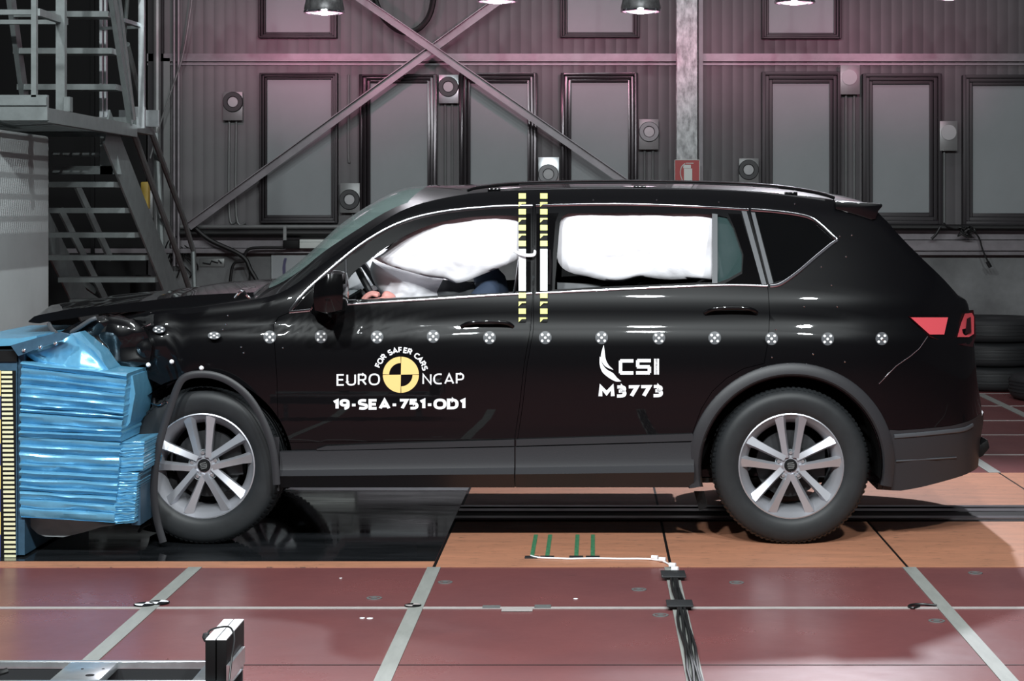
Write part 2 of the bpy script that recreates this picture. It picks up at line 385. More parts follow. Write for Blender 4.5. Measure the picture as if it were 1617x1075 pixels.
# cables on the wall
def cable(pts, r, lbl, n=8, m='cable', nm='cable', cat='cable'):
    return tag(MB().tube(smoothpath(pts, n), r, 8).build(nm, M[m]), lbl, cat)
Yk = YW-.28
cable([P(305, -20, Yk), P(300, 20, Yk), P(288, 90, Yk), P(268, 150, Yk), P(250, 205, Yk), P(237, 250, Yk)], .008, 'thin grey cable hanging from the ceiling beside the stairs', m='plate')
cable([P(300, 352, Yk), P(330, 378, Yk), P(372, 398, Yk), P(388, 410, Yk), P(395, 425, Yk), P(406, 445, Yk), P(412, 470, Yk), P(413, 500, Yk)], .022, 'thick black cable drooping from the pipe down past the loops')
cable([P(450, 391, Yk), P(410, 391, Yk), P(392, 394, Yk), P(386, 405, Yk), P(387, 412, Yk), P(370, 416, Yk), P(364, 440, Yk), P(360, 500, Yk)], .014, 'black cable looping left from the socket box and down')
cable([P(388, 408, Yk+.03), P(394, 425, Yk+.03), P(394, 450, Yk+.03), P(391, 500, Yk+.03)], .012, 'short black cable hanging in the middle of the cable loops')
cable([P(1490, 352, Yk), P(1497, 358, Yk), P(1510, 361, Yk), P(1530, 360, Yk), P(1545, 374, Yk), P(1552, 395, Yk), P(1563, 420, Yk)], .008, 'thin black cable dangling on the wall behind the car rear')
tag(MB().tube([P(1559, 413, Yk), P(1564, 422, Yk)], .018, 8).build('cable_plug', M['cable']), 'black plug at the end of the dangling cable', 'plug')
cable([P(1485, 358, Yk-.03), P(1478, 370, Yk-.03), P(1471, 377, Yk-.03)], .012, 'short black cable end sticking out under the windows')
mb = MB()
for k in range(16):
    a = P(1520+random.uniform(-2, 14), 358+random.uniform(-2, 14), Yk-.03); b = P(1522+random.uniform(-2, 16), 360+random.uniform(0, 16), Yk-.07)
    mb.tube(smoothpath([a, (a+b)/2+Vector((random.uniform(-.05, .05), -.02, random.uniform(-.05, .05))), b], 4), .009, 6)
tag(mb.build('cable_bundle', M['cable']), 'tangled black cable bundle under the rightmost window', 'cable bundle')
cable([P(575, -60, Yk), P(596, 10, Yk), P(615, 38, Yk), P(640, 51, Yk), P(665, 42, Yk), P(682, 12, Yk), P(690, -60, Yk)], .028, 'thick cable sagging in a loop over the crossing braces')
mb = MB().box(wx(473, Yk), wx(560, Yk), Yk, YW-.1, wz(392, Yk), wz(378, Yk)); mb.box(wx(473, Yk), wx(560, Yk), Yk-.006, Yk, wz(382, Yk), wz(381, Yk))
tag(mb.build('cable_trunking', M['signw'], bevel=.003), 'white cable trunking on the wall behind the windscreen', 'trunking')
tag(MB().box(wx(447, Yk), wx(472, Yk), Yk-.02, YW-.1, wz(392, Yk), wz(379, Yk)).build('socket_box', M['black'], bevel=.008), 'black box at the left end of the white trunking', 'box')
t = thing('poster', (wx(475), YW-.06, wz(480)), 'pale framed poster low on the back wall behind the windscreen', 'poster')
MB().box(wx(430), wx(540), YW-.05, YW-.002, wz(500), wz(401)).build('board', M['poster'], t)
MB().box(wx(431.5), wx(538), YW-.054, YW-.051, wz(499), wz(403)).build('sheet', mat('poster_sheet', rgb(150, 155, 158), .5), t)
MB().prism([(wx(451), wz(407)), (wx(454.5), wz(407.5)), (wx(452.5), wz(418)), (wx(452.5), wz(431)), (wx(448), wz(433)), (wx(447.5), wz(423)), (wx(449), wz(412))], YW-.058, YW-.055).build('print', M['purple'], t)
t = thing('wall_label', (wx(337), YW-.1, wz(418)), 'small grey nameplate with dark scribbled marks low on the wall beside the stairs', 'nameplate')
MB().box(wx(316), wx(355), YW-.02, YW-.002, wz(421), wz(408)).build('plate', M['plate'], t, bevel=.003)
MB().tube([P(320, 415, YW-.026), P(332, 417, YW-.026), P(334, 412, YW-.026), P(344, 415, YW-.026), P(345, 411, YW-.026), P(350, 416, YW-.026)], .008, 6).build('mark', M['ring'], t)
# dark panels added on the wall to darken the view behind the stairs
structure('dark_panel_1', MB().box(wx(-120), wx(236), YW-.13, YW-.066, .0, 4.6).box(wx(60), wx(66), YW-.16, YW-.13, 0, 4.6).box(wx(150), wx(156), YW-.16, YW-.13, 0, 4.6), M['black'])
structure('dark_panel_2', MB().box(wx(238), wx(262), YW-.10, YW-.066, .0, 4.6), M['frames'])
# vertical wall pipes left
for a, lb in ((248, 'thick dark vertical pipe behind the stairs, left of the thin pair'), (275, 'left of the thin pair of vertical pipes right of the stairs'), (282, 'right of the thin pair of vertical pipes right of the stairs')):
    tag(MB().tube([P(a, -100, YW-.2), P(a, 420, YW-.2)], .035 if a == 248 else .014, 10).build('pipe', M['beam'] if a != 248 else M['plate']), lb, 'pipe')
tag(MB().box(wx(262), wx(272), YW-.1, YW-.061, wz(410), wz(93)).build('trim_strip', M['plate']), 'grey vertical flashing strip on the wall right of the stairs', 'strip')

# lamps hanging at the top
lamp0 = None
for i, (px, lb) in enumerate(((350, 'leftmost bell lamp at the top edge'), (512, 'bell lamp at the top over the leftmost window'), (785, 'bell lamp at the top above the crossing braces'), (1012, 'bell lamp at the top left of the column'), (1255, 'bell lamp at the top right of the column'), (1500, 'rightmost bell lamp at the top edge'))):
    Yl = 15.6; c = P(px, [-6, 20, 2, 18, 4, -4][i], Yl)
    if lamp0 is None:
        t = thing('hanging_lamp', c, lb, 'lamp', 'lamps hanging before the back wall')
        z = Vector((0, 0, 0))
        MB().lathe([(.155, 0), (.165, .03), (.15, .10), (.09, .2), (.05, .26), (.001, .28)], c, 'Z').build('housing', M['galv'], t)
        MB().lathe([(.001, .04), (.13, .045), (.148, .03)], c, 'Z').build('lens', M['lamp'], t)
        MB().lathe([(.15, -.004), (.168, -.004), (.168, .012), (.15, .012)], c, 'Z', close=True).build('rim', M['chrome'], t)
        MB().tube([c+Vector((0, 0, .28)), c+Vector((0, 0, 7-c.z))], .012, 8).build('stem', M['plate'], t)
        lamp0 = t; c0 = c
    else:
        t = clone(lamp0, c, label=lb)
    L = light('pink_haze_spot', 'SPOT', c+Vector((0, 0, -.03)), c+Vector((0, 2.4, .05)), 125, .05, (1, .36, .56), cone=64, blend=1)  # pink spot added to tint the upper wall like lens flare haze

# ------------------------------------------------------------------ floor: lane, tapes, rail
def gx(px, py): Y = F*H/(py-VY); return (px-VX)*Y/F
def gy(py): return F*H/(py-VY)
YN, YF = gy(896), gy(747)
orange = mat('orange_plate_paint', rgb(186, 128, 100), .5, 0, .4, col2=rgb(162, 114, 90), nscale=5, stretch=(.5, 2.5, 1), bump=.08, bscale=20)
def add_scuffs(m, col, thr=.62, sc=(1.5, 9, 1)):
    nt = m.node_tree; b = nt.nodes['Principled BSDF']; src = b.inputs['Base Color'].links[0].from_socket
    tc = nt.nodes.new('ShaderNodeTexCoord'); mp = nt.nodes.new('ShaderNodeMapping'); mp.inputs['Scale'].default_value = sc
    n = nt.nodes.new('ShaderNodeTexNoise'); n.inputs['Scale'].default_value = 4; n.inputs['Detail'].default_value = 10; n.inputs['Roughness'].default_value = .75
    r = nt.nodes.new('ShaderNodeValToRGB'); r.color_ramp.elements[0].position = thr; r.color_ramp.elements[1].position = thr+.03
    mx = nt.nodes.new('ShaderNodeMixRGB'); mx.inputs[2].default_value = col
    nt.links.new(tc.outputs['Object'], mp.inputs[0]); nt.links.new(mp.outputs[0], n.inputs['Vector']); nt.links.new(n.outputs['Fac'], r.inputs[0])
    nt.links.new(r.outputs[0], mx.inputs[0]); nt.links.new(src, mx.inputs[1]); nt.links.new(mx.outputs[0], b.inputs['Base Color'])
add_scuffs(orange, rgb(96, 76, 62), .585, (2.5, 16, 1))
add_scuffs(floor_m, rgb(66, 44, 46), .66, (.8, 3, 1))
blackp = mat('black_polished_plate', rgb(20, 22, 24), .03, 0, 1, col2=rgb(38, 40, 43), nscale=3, stretch=(.6, 3, 1), bump=.01, bscale=3, rough2=.10)
seams = [-3.68, -2.68, -1.68, -.677, .318, 1.312, 2.31, 3.31, 4.31]
MB().box(-6, -.685, YN, gy(887), 0, .0025).build('floor_strip', orange)
tag(bpy.data.objects['floor_strip'], 'narrow orange strip along the front edge of the black polished plate', 'floor strip')
tag(MB().box(-6, -.685, gy(886.6), gy(776), 0, .003).build('floor_plate', blackp), 'black polished floor plate under the front half of the car', 'floor plate')
tag(MB().box(-6, -.685, gy(775.5), YF, 0, .004).build('floor_plate', mat('pale_metal_plate', rgb(150, 152, 155), .3, .4, noise_amt=.15, nscale=6)), 'pale metal floor plate behind the black polished one', 'floor plate')
dsc = ['under the middle of the car', 'under the rear wheel', 'behind the rear wheel at the right edge', 'beyond the right edge']
for i in range(3, 7):
    a, b = seams[i]+.006, seams[i+1]-.006
    ry0, ry1 = gy(824), gy(801)
    for y0, y1, k in ((YN, ry0-.005, 'near'), (ry1+.005, YF, 'far')):
        if a > 2.3 and i > 6: continue
        mb = MB().box(a, b, y0, y1, .0012, .003)
        tag(mb.build('floor_plate', orange), 'orange floor plate %s, %s side of the rail' % (dsc[i-3], k), 'floor plate')
tag(MB().box(-.684, 4.3, YN, YF, .0001, .0010).build('lane_bed', M['black']), 'black bed showing in the narrow joints between the orange floor plates', 'floor bed')
# drive rail in the lane centre
rail_m = mat('rail_steel', rgb(120, 116, 120), .3, .7)
t = thing('drive_rail', (2, gy(812), 0), 'dark slotted steel drive rail in the lane, ending under the car rear', 'rail')
MB().box(-.68, 6, gy(824), gy(801), .0, .004).build('channel', M['black'], t)
MB().box(-.68, 6, gy(803.5), gy(801), .004, .012).box(-.68, 6, gy(809), gy(805), .004, .008).box(-.68, 6, gy(822), gy(818.5), .004, .014).build('rail_lip', rail_m, t)
# tapes
def ftape(x0, x1, y0, y1, lbl, m='tape', z=.0035): return tag(MB().box(x0, x1, y0, y1, .0005, z).build('floor_tape', M[m]), lbl, 'floor tape')
yt = gy(960)
ftape(-6, 6, yt-.018, yt+.018, 'long pale tape line running left to right across the red floor before the car', 'tapel', .002)
names = {1: 'leftmost grey floor tape running towards the camera, crossing the marker pair', 2: 'grey floor tape running from the black plate corner towards the camera',
         3: 'grey floor tape towards the camera with the black cables taped on it', 4: 'rightmost grey floor tape running towards the camera behind the rear wheel'}
for i, sx in enumerate((-1.68, -.677, .318, 1.318)):
    ftape(sx-.028, sx+.028, 4.6, YN-.004, names[i+1])
for k, sx in enumerate((2.29, 3.16)):
    ftape(sx-.035, sx+.035, (YF+.01, 13.2)[k], (11.9, 15.6)[k], ('short grey floor tape just behind the rear bumper beyond the orange plates', 'far grey floor tape slanting on the red floor before the tyre pile')[k])
for k, py in enumerate((621.3, 641, 664, 686.6, 718)):
    y = gy(py); ftape(1.2, 6.5, y-.017, y+.017, ('farthest', 'second farthest', 'middle', 'second nearest', 'nearest')[k]+' of the five pale cross lines on the floor behind the car', 'tapel', .002)
# front seam in the floor
tag(MB().box(-6, 6, gy(1050)-.004, gy(1050)+.004, .0002, .0012).build('floor_joint', M['black']), 'thin dark joint line across the red floor near the bottom of the picture', 'floor joint')
# markers on the tape crossings and floor anchors
def marker(px, py, r, lbl, m1='black', m2='white'):
    x, y = gx(px, py), gy(py); t = thing('floor_marker', (x, y, .004), lbl, 'floor marker')
    MB().lathe([(.001, .003), (r, .003), (r, 0)], (x, y, .0037), 'Z', 28).build('disc', M[m1], t)
    for s in (0, PI):
        vs = [(x, y, .0075)]+[(x+r*.9*math.cos(s+a*PI/16), y+r*.9*math.sin(s+a*PI/16), .0075) for a in range(9)]
        MB().add(vs, [(0, i, i+1) for i in range(1, 9)]).build('quadrant', M[m2], t)
marker(228, 956, .04, 'left disc of the pair of floor markers on the leftmost tape crossing')
marker(251, 953, .04, 'right disc of the pair of floor markers on the leftmost tape crossing')
marker(652, 957.5, .032, 'small black and white floor marker on the tape crossing near the middle', m2='tapel')
for px, py, lb in ((591, 944.5, 'floor anchor ring left of the middle tape line'), (703, 919.5, 'floor anchor ring right of the middle tape line, near the orange plates'), (1009, 931, 'floor anchor ring left of the cabled tape'), (1043, 971.5, 'floor anchor ring right beside the cabled tape below the cross line'), (1163, 920, 'floor anchor under the rear wheel'), (1479, 980.5, 'floor anchor right of the rightmost tape'), (1540, 905, 'floor anchor at the right edge in the brighter floor')):
    tag(MB().lathe([(.022, .0005), (.022, .003), (.03, .003), (.03, .0005)], (gx(px, py), gy(py), 0), 'Z', 24, close=True).lathe([(.001, .002), (.012, .002)], (gx(px, py), gy(py), 0), 'Z', 12).build('floor_anchor', M['plate']), 'small round '+lb, 'floor anchor')
for k, (px, py, r) in enumerate(((572, 976, .010), (584, 976.5, .012), (909, 945.5, .009), (538, 913, .006))):
    tag(MB().lathe([(.001, .003), (r, .002), (r, .0005)], (gx(px, py), gy(py), 0), 'Z', 14).build('chip', M['white']), ('left of two white chips left of the middle tape', 'right of two white chips left of the middle tape', 'tiny white chip left of the cabled tape', 'tiny white speck by the black plate')[k]+' on the red floor', 'chip')
tag(MB().box(gx(792, 964), gx(841, 964), gy(966), gy(961), .0022, .004).build('tape_patch', M['tapel']), 'pale tape patch below the long cross line in the middle', 'tape patch')
tag(MB().box(gx(762, 959), gx(790, 959), gy(961), gy(957), .0022, .004).build('tape_patch', M['plate']), 'darker tape patch on the cross line left of the pale patch', 'tape patch')
tag(MB().box(gx(844, 959), gx(870, 959), gy(961), gy(956), .0022, .004).build('tape_patch', M['plate']), 'darker tape patch on the cross line right of the pale patch', 'tape patch')
# green tape strips with cable
for k, (a, b) in enumerate(((845, 840), (868, 864), (913, 910), (938, 936))):
    x = gx(b, 880); ya, yb = gy(881), gy(845.5)
    g_ = thing('green_tape_strip', (x, ya, .003), ('leftmost', 'second from left', 'third from left', 'rightmost')[k]+' of the four short green tape strips on the orange plate', 'tape strip', 'green tape strips')
    MB().box(x-.009, x+.009, ya, yb, .003, .0055).build('strip', M['green'], g_)
    MB().box(x-.03, x+.03, gy(883), gy(880), .003, .008).build('tab', M['ring'], g_)
pts = [Vector((gx(a, b), gy(b), .008)) for a, b in ((838, 880), (850, 883), (880, 884), (900, 885), (940, 884), (975, 885), (1010, 885), (1030, 886), (1047, 889), (1062, 897))]
tag(MB().tube(smoothpath(pts, 5), .004, 7).build('white_cable', M['white']), 'thin white cable joining the green tape strips on the orange plate', 'cable')
for k, (a, b) in enumerate(((1034, 886), (1046, 889), (1062, 898), (1066, 904))):
    tag(MB().tube([Vector((gx(a, b)-.013, gy(b)+.005, .016)), Vector((gx(a, b)+.013, gy(b)-.005, .016))], .010, 10).build('cable_connector', M['white']), ('leftmost', 'second', 'third', 'nearest')[k]+' white connector where the white cable meets the taped cables', 'connector', 'white cable connectors')
for k, dx in enumerate((-.012, -.003, .006, .014)):
    pts = [Vector((.318+dx*(1.3 if y < 7 else .9)+.004*math.sin(y*9+k*2), y, .012+.002*(k % 2))) for y in [4.7+.16*i for i in range(20)]]
    tag(MB().tube(pts, .0055, 6).build('floor_cable', M['cable']), ('leftmost', 'second', 'third', 'rightmost')[k]+' of the black cables on the grey tape running towards the camera', 'cable', 'black cables taped to the floor')
for k, py in enumerate((913, 960)):
    tag(MB().box(.318-.05, .318+.05, gy(py+5), gy(py-5), .015, .021).build('cable_tie_down', M['ring'], bevel=.002), ('dark tape holding the cables beside the orange plate', 'dark tape holding the cables at the cross line')[k], 'tape patch')
pts = [Vector((gx(a, b), gy(b), .006)) for a, b in ((1479, 958), (1468, 957), (1455, 956), (1440, 957), (1435, 960), (1442, 962), (1452, 959))]
tag(MB().tube(smoothpath(pts, 5), .0045, 6).build('loose_strap', M['cable']), 'small black strap end lying on the cross line left of the rightmost tape', 'strap')

# ------------------------------------------------------------------ barrier block, barrier, foreground gate
XB = -3.42
tag(MB().box(-7.5, XB, 7.2, 11.9, 0, 1.97).build('barrier_block', M['block'], bevel=.02), 'tall pale grey crash block behind the blue barrier at the left edge', 'block')
bar = thing('deformable_barrier', (-2.9, 8.7, 0), 'blue crushed honeycomb crash barrier on a mount beside the front of the car', 'barrier')
XM = (27-VX)*8.2/F
MB().box(XB+.002, XM, 8.2, 9.25, 0.012, wz(571, 8.2)).build('mount', M['bluedk'], bar, label='mount block behind the ruler')
MB().box(XB+.002, XM+.002, 8.19, 9.25, wz(571, 8.2)+.001, wz(553, 8.2)).build('top_rail', M['black'], bar)
# edge plate between ruler and honeycomb
MB().box(XM+.002, P(40, 0, 8.22).x, 8.21, 9.25, .0125, wz(552, 8.2)).build('edge_plate', M['bluedk'], bar)
# ruler: yellow and blue blocks and ticks on the side of the mount
def rq(mb, x0, y0, x1, y1, Y=8.197, d=.003):
    mb.box((x0-VX)*Y/F, (x1-VX)*Y/F, Y, Y+d, wz(y1, Y), wz(y0, Y))
rl = MB()
k = 0; y = 587
rb = MB(); rb2 = MB()
for k, (y0, y1) in enumerate(((585, 625), (625, 662), (662, 700), (700, 735), (735, 772), (772, 808), (808, 844), (844, 880))):
    rq(rb if k % 2 == 0 else rb2, -90, y0, 6 if k < 5 else 8, y1, 8.1965)
rb.build('ruler_yellow_blocks', M['ruly'], bar); rb2.build('ruler_blue_blocks', M['rulb'], bar)
tk = MB(); n = 41
for k in range(n):
    y0 = 588+k*(878-588)/(n-1)
    rq(tk, 2+k*.12, y0-2.0, 19+k*.15, y0+1.8, 8.192, .0042)
tk.build('ruler_ticks', M['tick'], bar)
bg = MB(); rq(bg, 1, 585, 25, 880, 8.1963, .0005); bg.build('ruler_ground', M['black'], bar)
# top sheet
MB().prism([( (x-VX)*8.25/F, wz(y, 8.25)) for x, y in ((-60, 535), (30, 534), (58, 530), (58, 533), (30, 545), (-60, 549))], 8.25, 9.25).build('top_sheet', M['blue'], bar)
MB().prism([((x-VX)*8.16/F, wz(y, 8.16)) for x, y in ((18, 545), (60, 533), (95, 524), (112, 528), (98, 537), (62, 549), (30, 562))], 8.15, 8.17).build('flange', M['bluedk'], bar)
for x, y in ((38, 553), (64, 548), (88, 542)):
    MB().lathe([(.001, -.012), (.007, -.008), (.009, 0)], P(x, y, 8.149), 'Y', 14).build('rivet', M['chrome'], bar)
# crumpled cover sheet above the stack
def sheet(outline, Y0, amp, name, m, parent, n=26, seed=0, thick=.004, fr=9):
    # inflated/crumpled surface inside an outline (star-shaped about its centroid)
    pts = resample([Vector((x, y, 0)) for x, y in outline], 90); c = sum(pts, Vector())/len(pts)
    vs = []; fs = []; K = n
    for k in range(K+1):
        s = 1-k/K
        for p in pts:
            q = c+(p-c)*s; w = P(q.x, q.y, Y0)
            d = noise.noise(Vector((w.x*fr+seed, w.z*fr, seed)))*amp+abs(noise.noise(Vector((w.x*fr*2.3+seed, w.z*fr*2.3, 3+seed))))*amp
            w.y -= d*min(1, (1-s)*3+.25); vs.append(w)
    m_ = len(pts)
    for k in range(K):
        for i in range(m_): fs.append((k*m_+i, k*m_+(i+1) % m_, (k+1)*m_+(i+1) % m_, (k+1)*m_+i))
    mb = MB().add(vs, fs)
    # back rim gives thickness
    back = [v+Vector((0, thick, 0)) for v in vs[:m_]]
    mb.add(vs[:m_]+back, [(i, (i+1) % m_, m_+(i+1) % m_, m_+i) for i in range(m_)])
    return mb.build(name, M[m], parent, ang=50)
def resample(pts, n):
    L = [0]
    for i in range(len(pts)): L.append(L[-1]+(pts[(i+1) % len(pts)]-pts[i]).length)
    out = []
    j = 0
    for k in range(n):
        t = L[-1]*k/n
        while L[j+1] < t: j += 1
        a, b = pts[j], pts[(j+1) % len(pts)]; out.append(a.lerp(b, (t-L[j])/max(1e-9, L[j+1]-L[j])))
    return out
sheet([(36, 557), (60, 549), (95, 536), (112, 526), (128, 538), (150, 556), (172, 584), (170, 590), (110, 581), (60, 573)], 8.24, .035, 'cover_sheet', 'blue', bar, seed=4, thick=.3, fr=4)
# pleated honeycomb stack
def pleats(corners, Y0, Y1, n, amp, name, seed, shade='blue', nx=34):
    """corners: tl, tr, br, bl in px. Horizontal pleats on the camera side, closed box behind"""
    tl, tr, br, bl = [Vector((a, b, 0)) for a, b in corners]; rnd = random.Random(seed)
    ys = [0]
    for i in range(n): ys.append(ys[-1]+rnd.uniform(.6, 1.5))
    ys = [v/ys[-1] for v in ys]
    rows = []; depth = []
    for i in range(n):
        a, b = ys[i], ys[i+1]; h = b-a
        for t, d in ((.0, 0), (.10, -.9), (.28, -1), (.62, -.45), (.9, .05), (.98, .35)):
            rows.append(a+h*t); depth.append(d*rnd.uniform(.75, 1.1))
    rows.append(1); depth.append(0)
    vs = []; fs = []
    for r, (v, d) in enumerate(zip(rows, depth)):
        for i in range(nx+1):
            u = i/nx; top = tl.lerp(tr, u); bot = bl.lerp(br, u); q = top.lerp(bot, v)
            wob = noise.noise(Vector((u*2.5+seed, v*7, seed)))*2.2+noise.noise(Vector((u*9, v*30, seed)))*.5
            jag = (noise.noise(Vector((v*23, seed, 1)))*3 if i == nx or i == 0 else 0)
            w = P(q.x+jag, q.y+wob*(0 if r in (0, len(rows)-1) else 1), Y0)
            w.y += d*amp+noise.noise(Vector((u*3, v*12, seed+5)))*amp*.5+.015; vs.append(w)
    R = len(rows); cN = nx+1
    for r in range(R-1):
        for i in range(nx): fs.append((r*cN+i, r*cN+i+1, (r+1)*cN+i+1, (r+1)*cN+i))
    # boundary loop to back
    loop = [i for i in range(cN)]+[r*cN+nx for r in range(1, R)]+[(R-1)*cN+i for i in range(nx-1, -1, -1)]+[r*cN for r in range(R-2, 0, -1)]
    base = len(vs); bk = [Vector((vs[i].x, Y1, vs[i].z)) for i in loop]; vs += bk
    Lp = len(loop)
    for i in range(Lp): fs.append((loop[i], loop[(i+1) % Lp], base+(i+1) % Lp, base+i))
    fs.append(tuple(base+i for i in range(Lp)))
    return MB().add(vs, fs).build(name, M[shade], bar, ang=24)
pleats(((33, 571), (200, 590), (190, 698), (30, 690)), 8.17, 9.2, 10, .019, 'honeycomb', 3)
pleats(((30, 690), (190, 699), (180, 826), (31, 817)), 8.18, 9.2, 10, .017, 'honeycomb', 11)
MB().prism([((x-VX)*8.3/F, wz(y, 8.3)) for x, y in ((199, 588), (213, 592), (217, 620), (209, 665), (190, 690), (192, 640))], 8.26, 9.1).build('core_side', M['blue'], bar)
pleats(((188, 699), (227, 697), (225, 744), (189, 746)), 8.2, 9.1, 9, .006, 'bumper_element', 21, nx=10)
pleats(((183, 747), (217, 747), (214, 787), (183, 788)), 8.19, 9.1, 9, .006, 'bumper_element', 25, nx=10)
pleats(((179, 788), (213, 788), (211, 826), (180, 828)), 8.18, 9.1, 9, .006, 'bumper_element', 27, nx=10)
MB().box(P(212, 0, 8.3).x, P(226, 0, 8.3).x, 8.25, 9.1, wz(826, 8.3), wz(746, 8.3)).build('element_side', M['bluedk'], bar)
# grey sagging skirt under the barrier
sheet([(40, 814), (50, 834), (60, 843), (72, 847), (100, 848), (130, 841), (160, 832), (185, 828), (150, 822), (90, 816)], 8.30, .01, 'skirt', 'pane', bar, seed=6, thick=.4, fr=4)

# foreground frame and light gate box
Yf0, Yf1 = 5.03, 5.27; zt = .25
t = thing('equipment_frame', (-1.3, 5.15, 0), 'low aluminium frame with rectangular cut-outs at the bottom left corner', 'frame')
def fx(px): return (px-VX)*Yf1/F
mb = MB()
mb.box(-2.2, fx(385), Yf1-.02, Yf1, zt-.02, zt).box(-2.2, fx(385), Yf0-.02, Yf0+.015, zt-.02, zt).box(fx(115), fx(190), Yf0+.015, Yf1-.02, zt-.02, zt)
mb.box(fx(330), fx(385), Yf0+.015, Yf1-.02, zt-.02, zt)
mb.build('top_plate', M['bright'], t, bevel=.002)
MB().box(-2.2, fx(385), Yf1-.022, Yf1-.012, zt-.09, zt-.021).build('back_rail', M['ring'], t)
MB().box(-2.2, fx(385), Yf0-.02, Yf1-.022, zt-.1, zt-.09).build('tray', M['plate'], t)
for x in (fx(300), -2.1): MB().box(x-.02, x+.02, Yf0, Yf0+.04, 0, zt-.1).build('leg', M['bright'], t)
for px, py, r in ((142, 1066, .012), (130, 1056, .004), (163, 1056, .004)):
    Y = (H-zt)*F/(py-VY); MB().lathe([(.0005, .001), (r, .001), (r, 0)], ((px-VX)*Y/F, Y, zt), 'Z', 20).build('bolt_hole', M['black'], t)
g = thing('light_gate', (fx(350), 5.1, zt), 'pair of narrow dark boxes with white tops on the aluminium frame, bottom left', 'sensor box')
zg = .362
def gxx(px, py): Y = (H-zg)*F/(py-VY); return (px-VX)*Y/F
ya, yb = (H-zg)*F/(1009-VY), (H-zg)*F/(977-VY)
xa, xb = gxx(324, 1009), gxx(358, 1009); xm = (xa+xb)/2
MB().box(xa, xm-.0015, ya, yb, zt+.001, zg-.003).build('housing', M['black'], g, bevel=.002)
MB().box(xm+.0015, xb, ya, yb, zt+.001, zg-.003).build('housing', M['black'], g, bevel=.002)
MB().box(xa+.001, xm-.002, ya+.001, yb-.001, zg-.0028, zg).build('lid', M['white'], g)
MB().box(xm+.002, xb-.001, ya+.001, yb-.001, zg-.0028, zg).build('lid', M['white'], g)
MB().box(xb+.001, xb+.01, ya-.01, yb-.04, zt+.001, zt+.045).build('side_bracket', M['bright'], g)
MB().tube(smoothpath([(xa-.012, ya+.08, zg-.01), (xa-.006, ya+.09, zg+.003), (xa+.02, ya+.1, zg+.010), (xb-.01, ya+.1, zg+.009), (xb+.006, ya+.07, zg-.01), (xb+.013, ya+.0, zt+.06), (xb+.014, ya-.06, zt-.02)], 6), .0028, 8).build('cable', M['cable'], g)
MB().lathe([(.001, .012), (.008, .01), (.011, 0), (.006, -.012), (.001, -.014)], (xa-.014, ya+.08, zg-.012), 'Z', 14).build('connector', M['ring'], g)
MB().tube(smoothpath([(fx(8), 5.1, zt+.006), (fx(20), 5.11, zt+.014), (fx(30), 5.09, zt+.008), (fx(42), 5.1, zt+.012)], 5), .008, 7).build('cable_knot', M['cable'], t)

# ------------------------------------------------------------------ stairs
def stair_rail(mb, pts, r=.02): mb.tube([Vector(p) for p in pts], r, 8)
st = thing('steel_staircase', (-3.4, 13, 0), 'grey steel staircase descending away behind the crash block on the left', 'staircase')
XR, XL = -3.1, -3.8
def sxy(px, py, X=XR): Y = X*F/(px-VX); return Vector((X, Y, H-(py-VY)*Y/F))
a, b = sxy(168, 200), sxy(274, 466)
d = (b-a).normalized(); b2 = a+d*((a.z-.08)/-d.z)
mb = MB(); n = Vector((0, -d.z, d.y))
def plate_bar(mb, A, B, w, t):
    dd = (B-A).normalized(); nn = Vector((0, -dd.z, dd.y))*(w/2); tt = Vector((t/2, 0, 0))
    mb.add([A+nn-tt, A+nn+tt, A-nn+tt, A-nn-tt, B+nn-tt, B+nn+tt, B-nn+tt, B-nn-tt], [(0, 1, 2, 3), (7, 6, 5, 4), (0, 4, 5, 1), (1, 5, 6, 2), (2, 6, 7, 3), (3, 7, 4, 0)])
plate_bar(mb, a, b2, .26, .012); mb.build('stringer', M['steel'], st)
mb = MB(); off = Vector((XL-XR, 0, 0)); plate_bar(mb, a+off, b2+off, .26, .012); mb.build('stringer', M['steel'], st)
for k, (px, py) in enumerate(((160, 287), (178, 328), (193, 367), (210, 403), (225, 438), (240, 473))):
    c = sxy(px+22, py); z = c.z; y = a.y+(a.z-z)*d.y/-d.z-.0
    y = F*(H-z)/(py-VY) if py > 345 or py < 330 else y
    MB().box(XL+.008, XR-.008, y-.01, y+.24, z-.035, z).build('tread', M['steel'], st)
for z in (.6, .43, .26, .1):
    y = a.y+(a.z-z)*d.y/-d.z; MB().box(XL+.008, XR-.008, y-.01, y+.24, z-.035, z).build('tread', M['steel'], st)
Y0 = 12.3
MB().box(P(82, 0, Y0).x, P(178, 0, Y0).x, Y0, Y0+.03, wz(275, Y0), wz(262, Y0)).build('landing_edge', M['steel'], st)
MB().box(P(82, 0, Y0).x, P(157, 0, Y0).x, Y0, Y0+.03, wz(247, Y0), wz(241, Y0)).build('cross_bar', M['steel'], st)
MB().box(P(158, 0, Y0).x, P(168, 0, Y0).x, Y0, Y0+.04, wz(275, Y0), wz(205, Y0)).build('post', M['steel'], st)
MB().prism([(P(168, 0, Y0).x, wz(208, Y0)), (P(178, 0, Y0).x, wz(212, Y0)), (P(192, 0, Y0).x, wz(275, Y0)), (P(168, 0, Y0).x, wz(275, Y0))], Y0, Y0+.02).build('gusset', M['steel'], st)
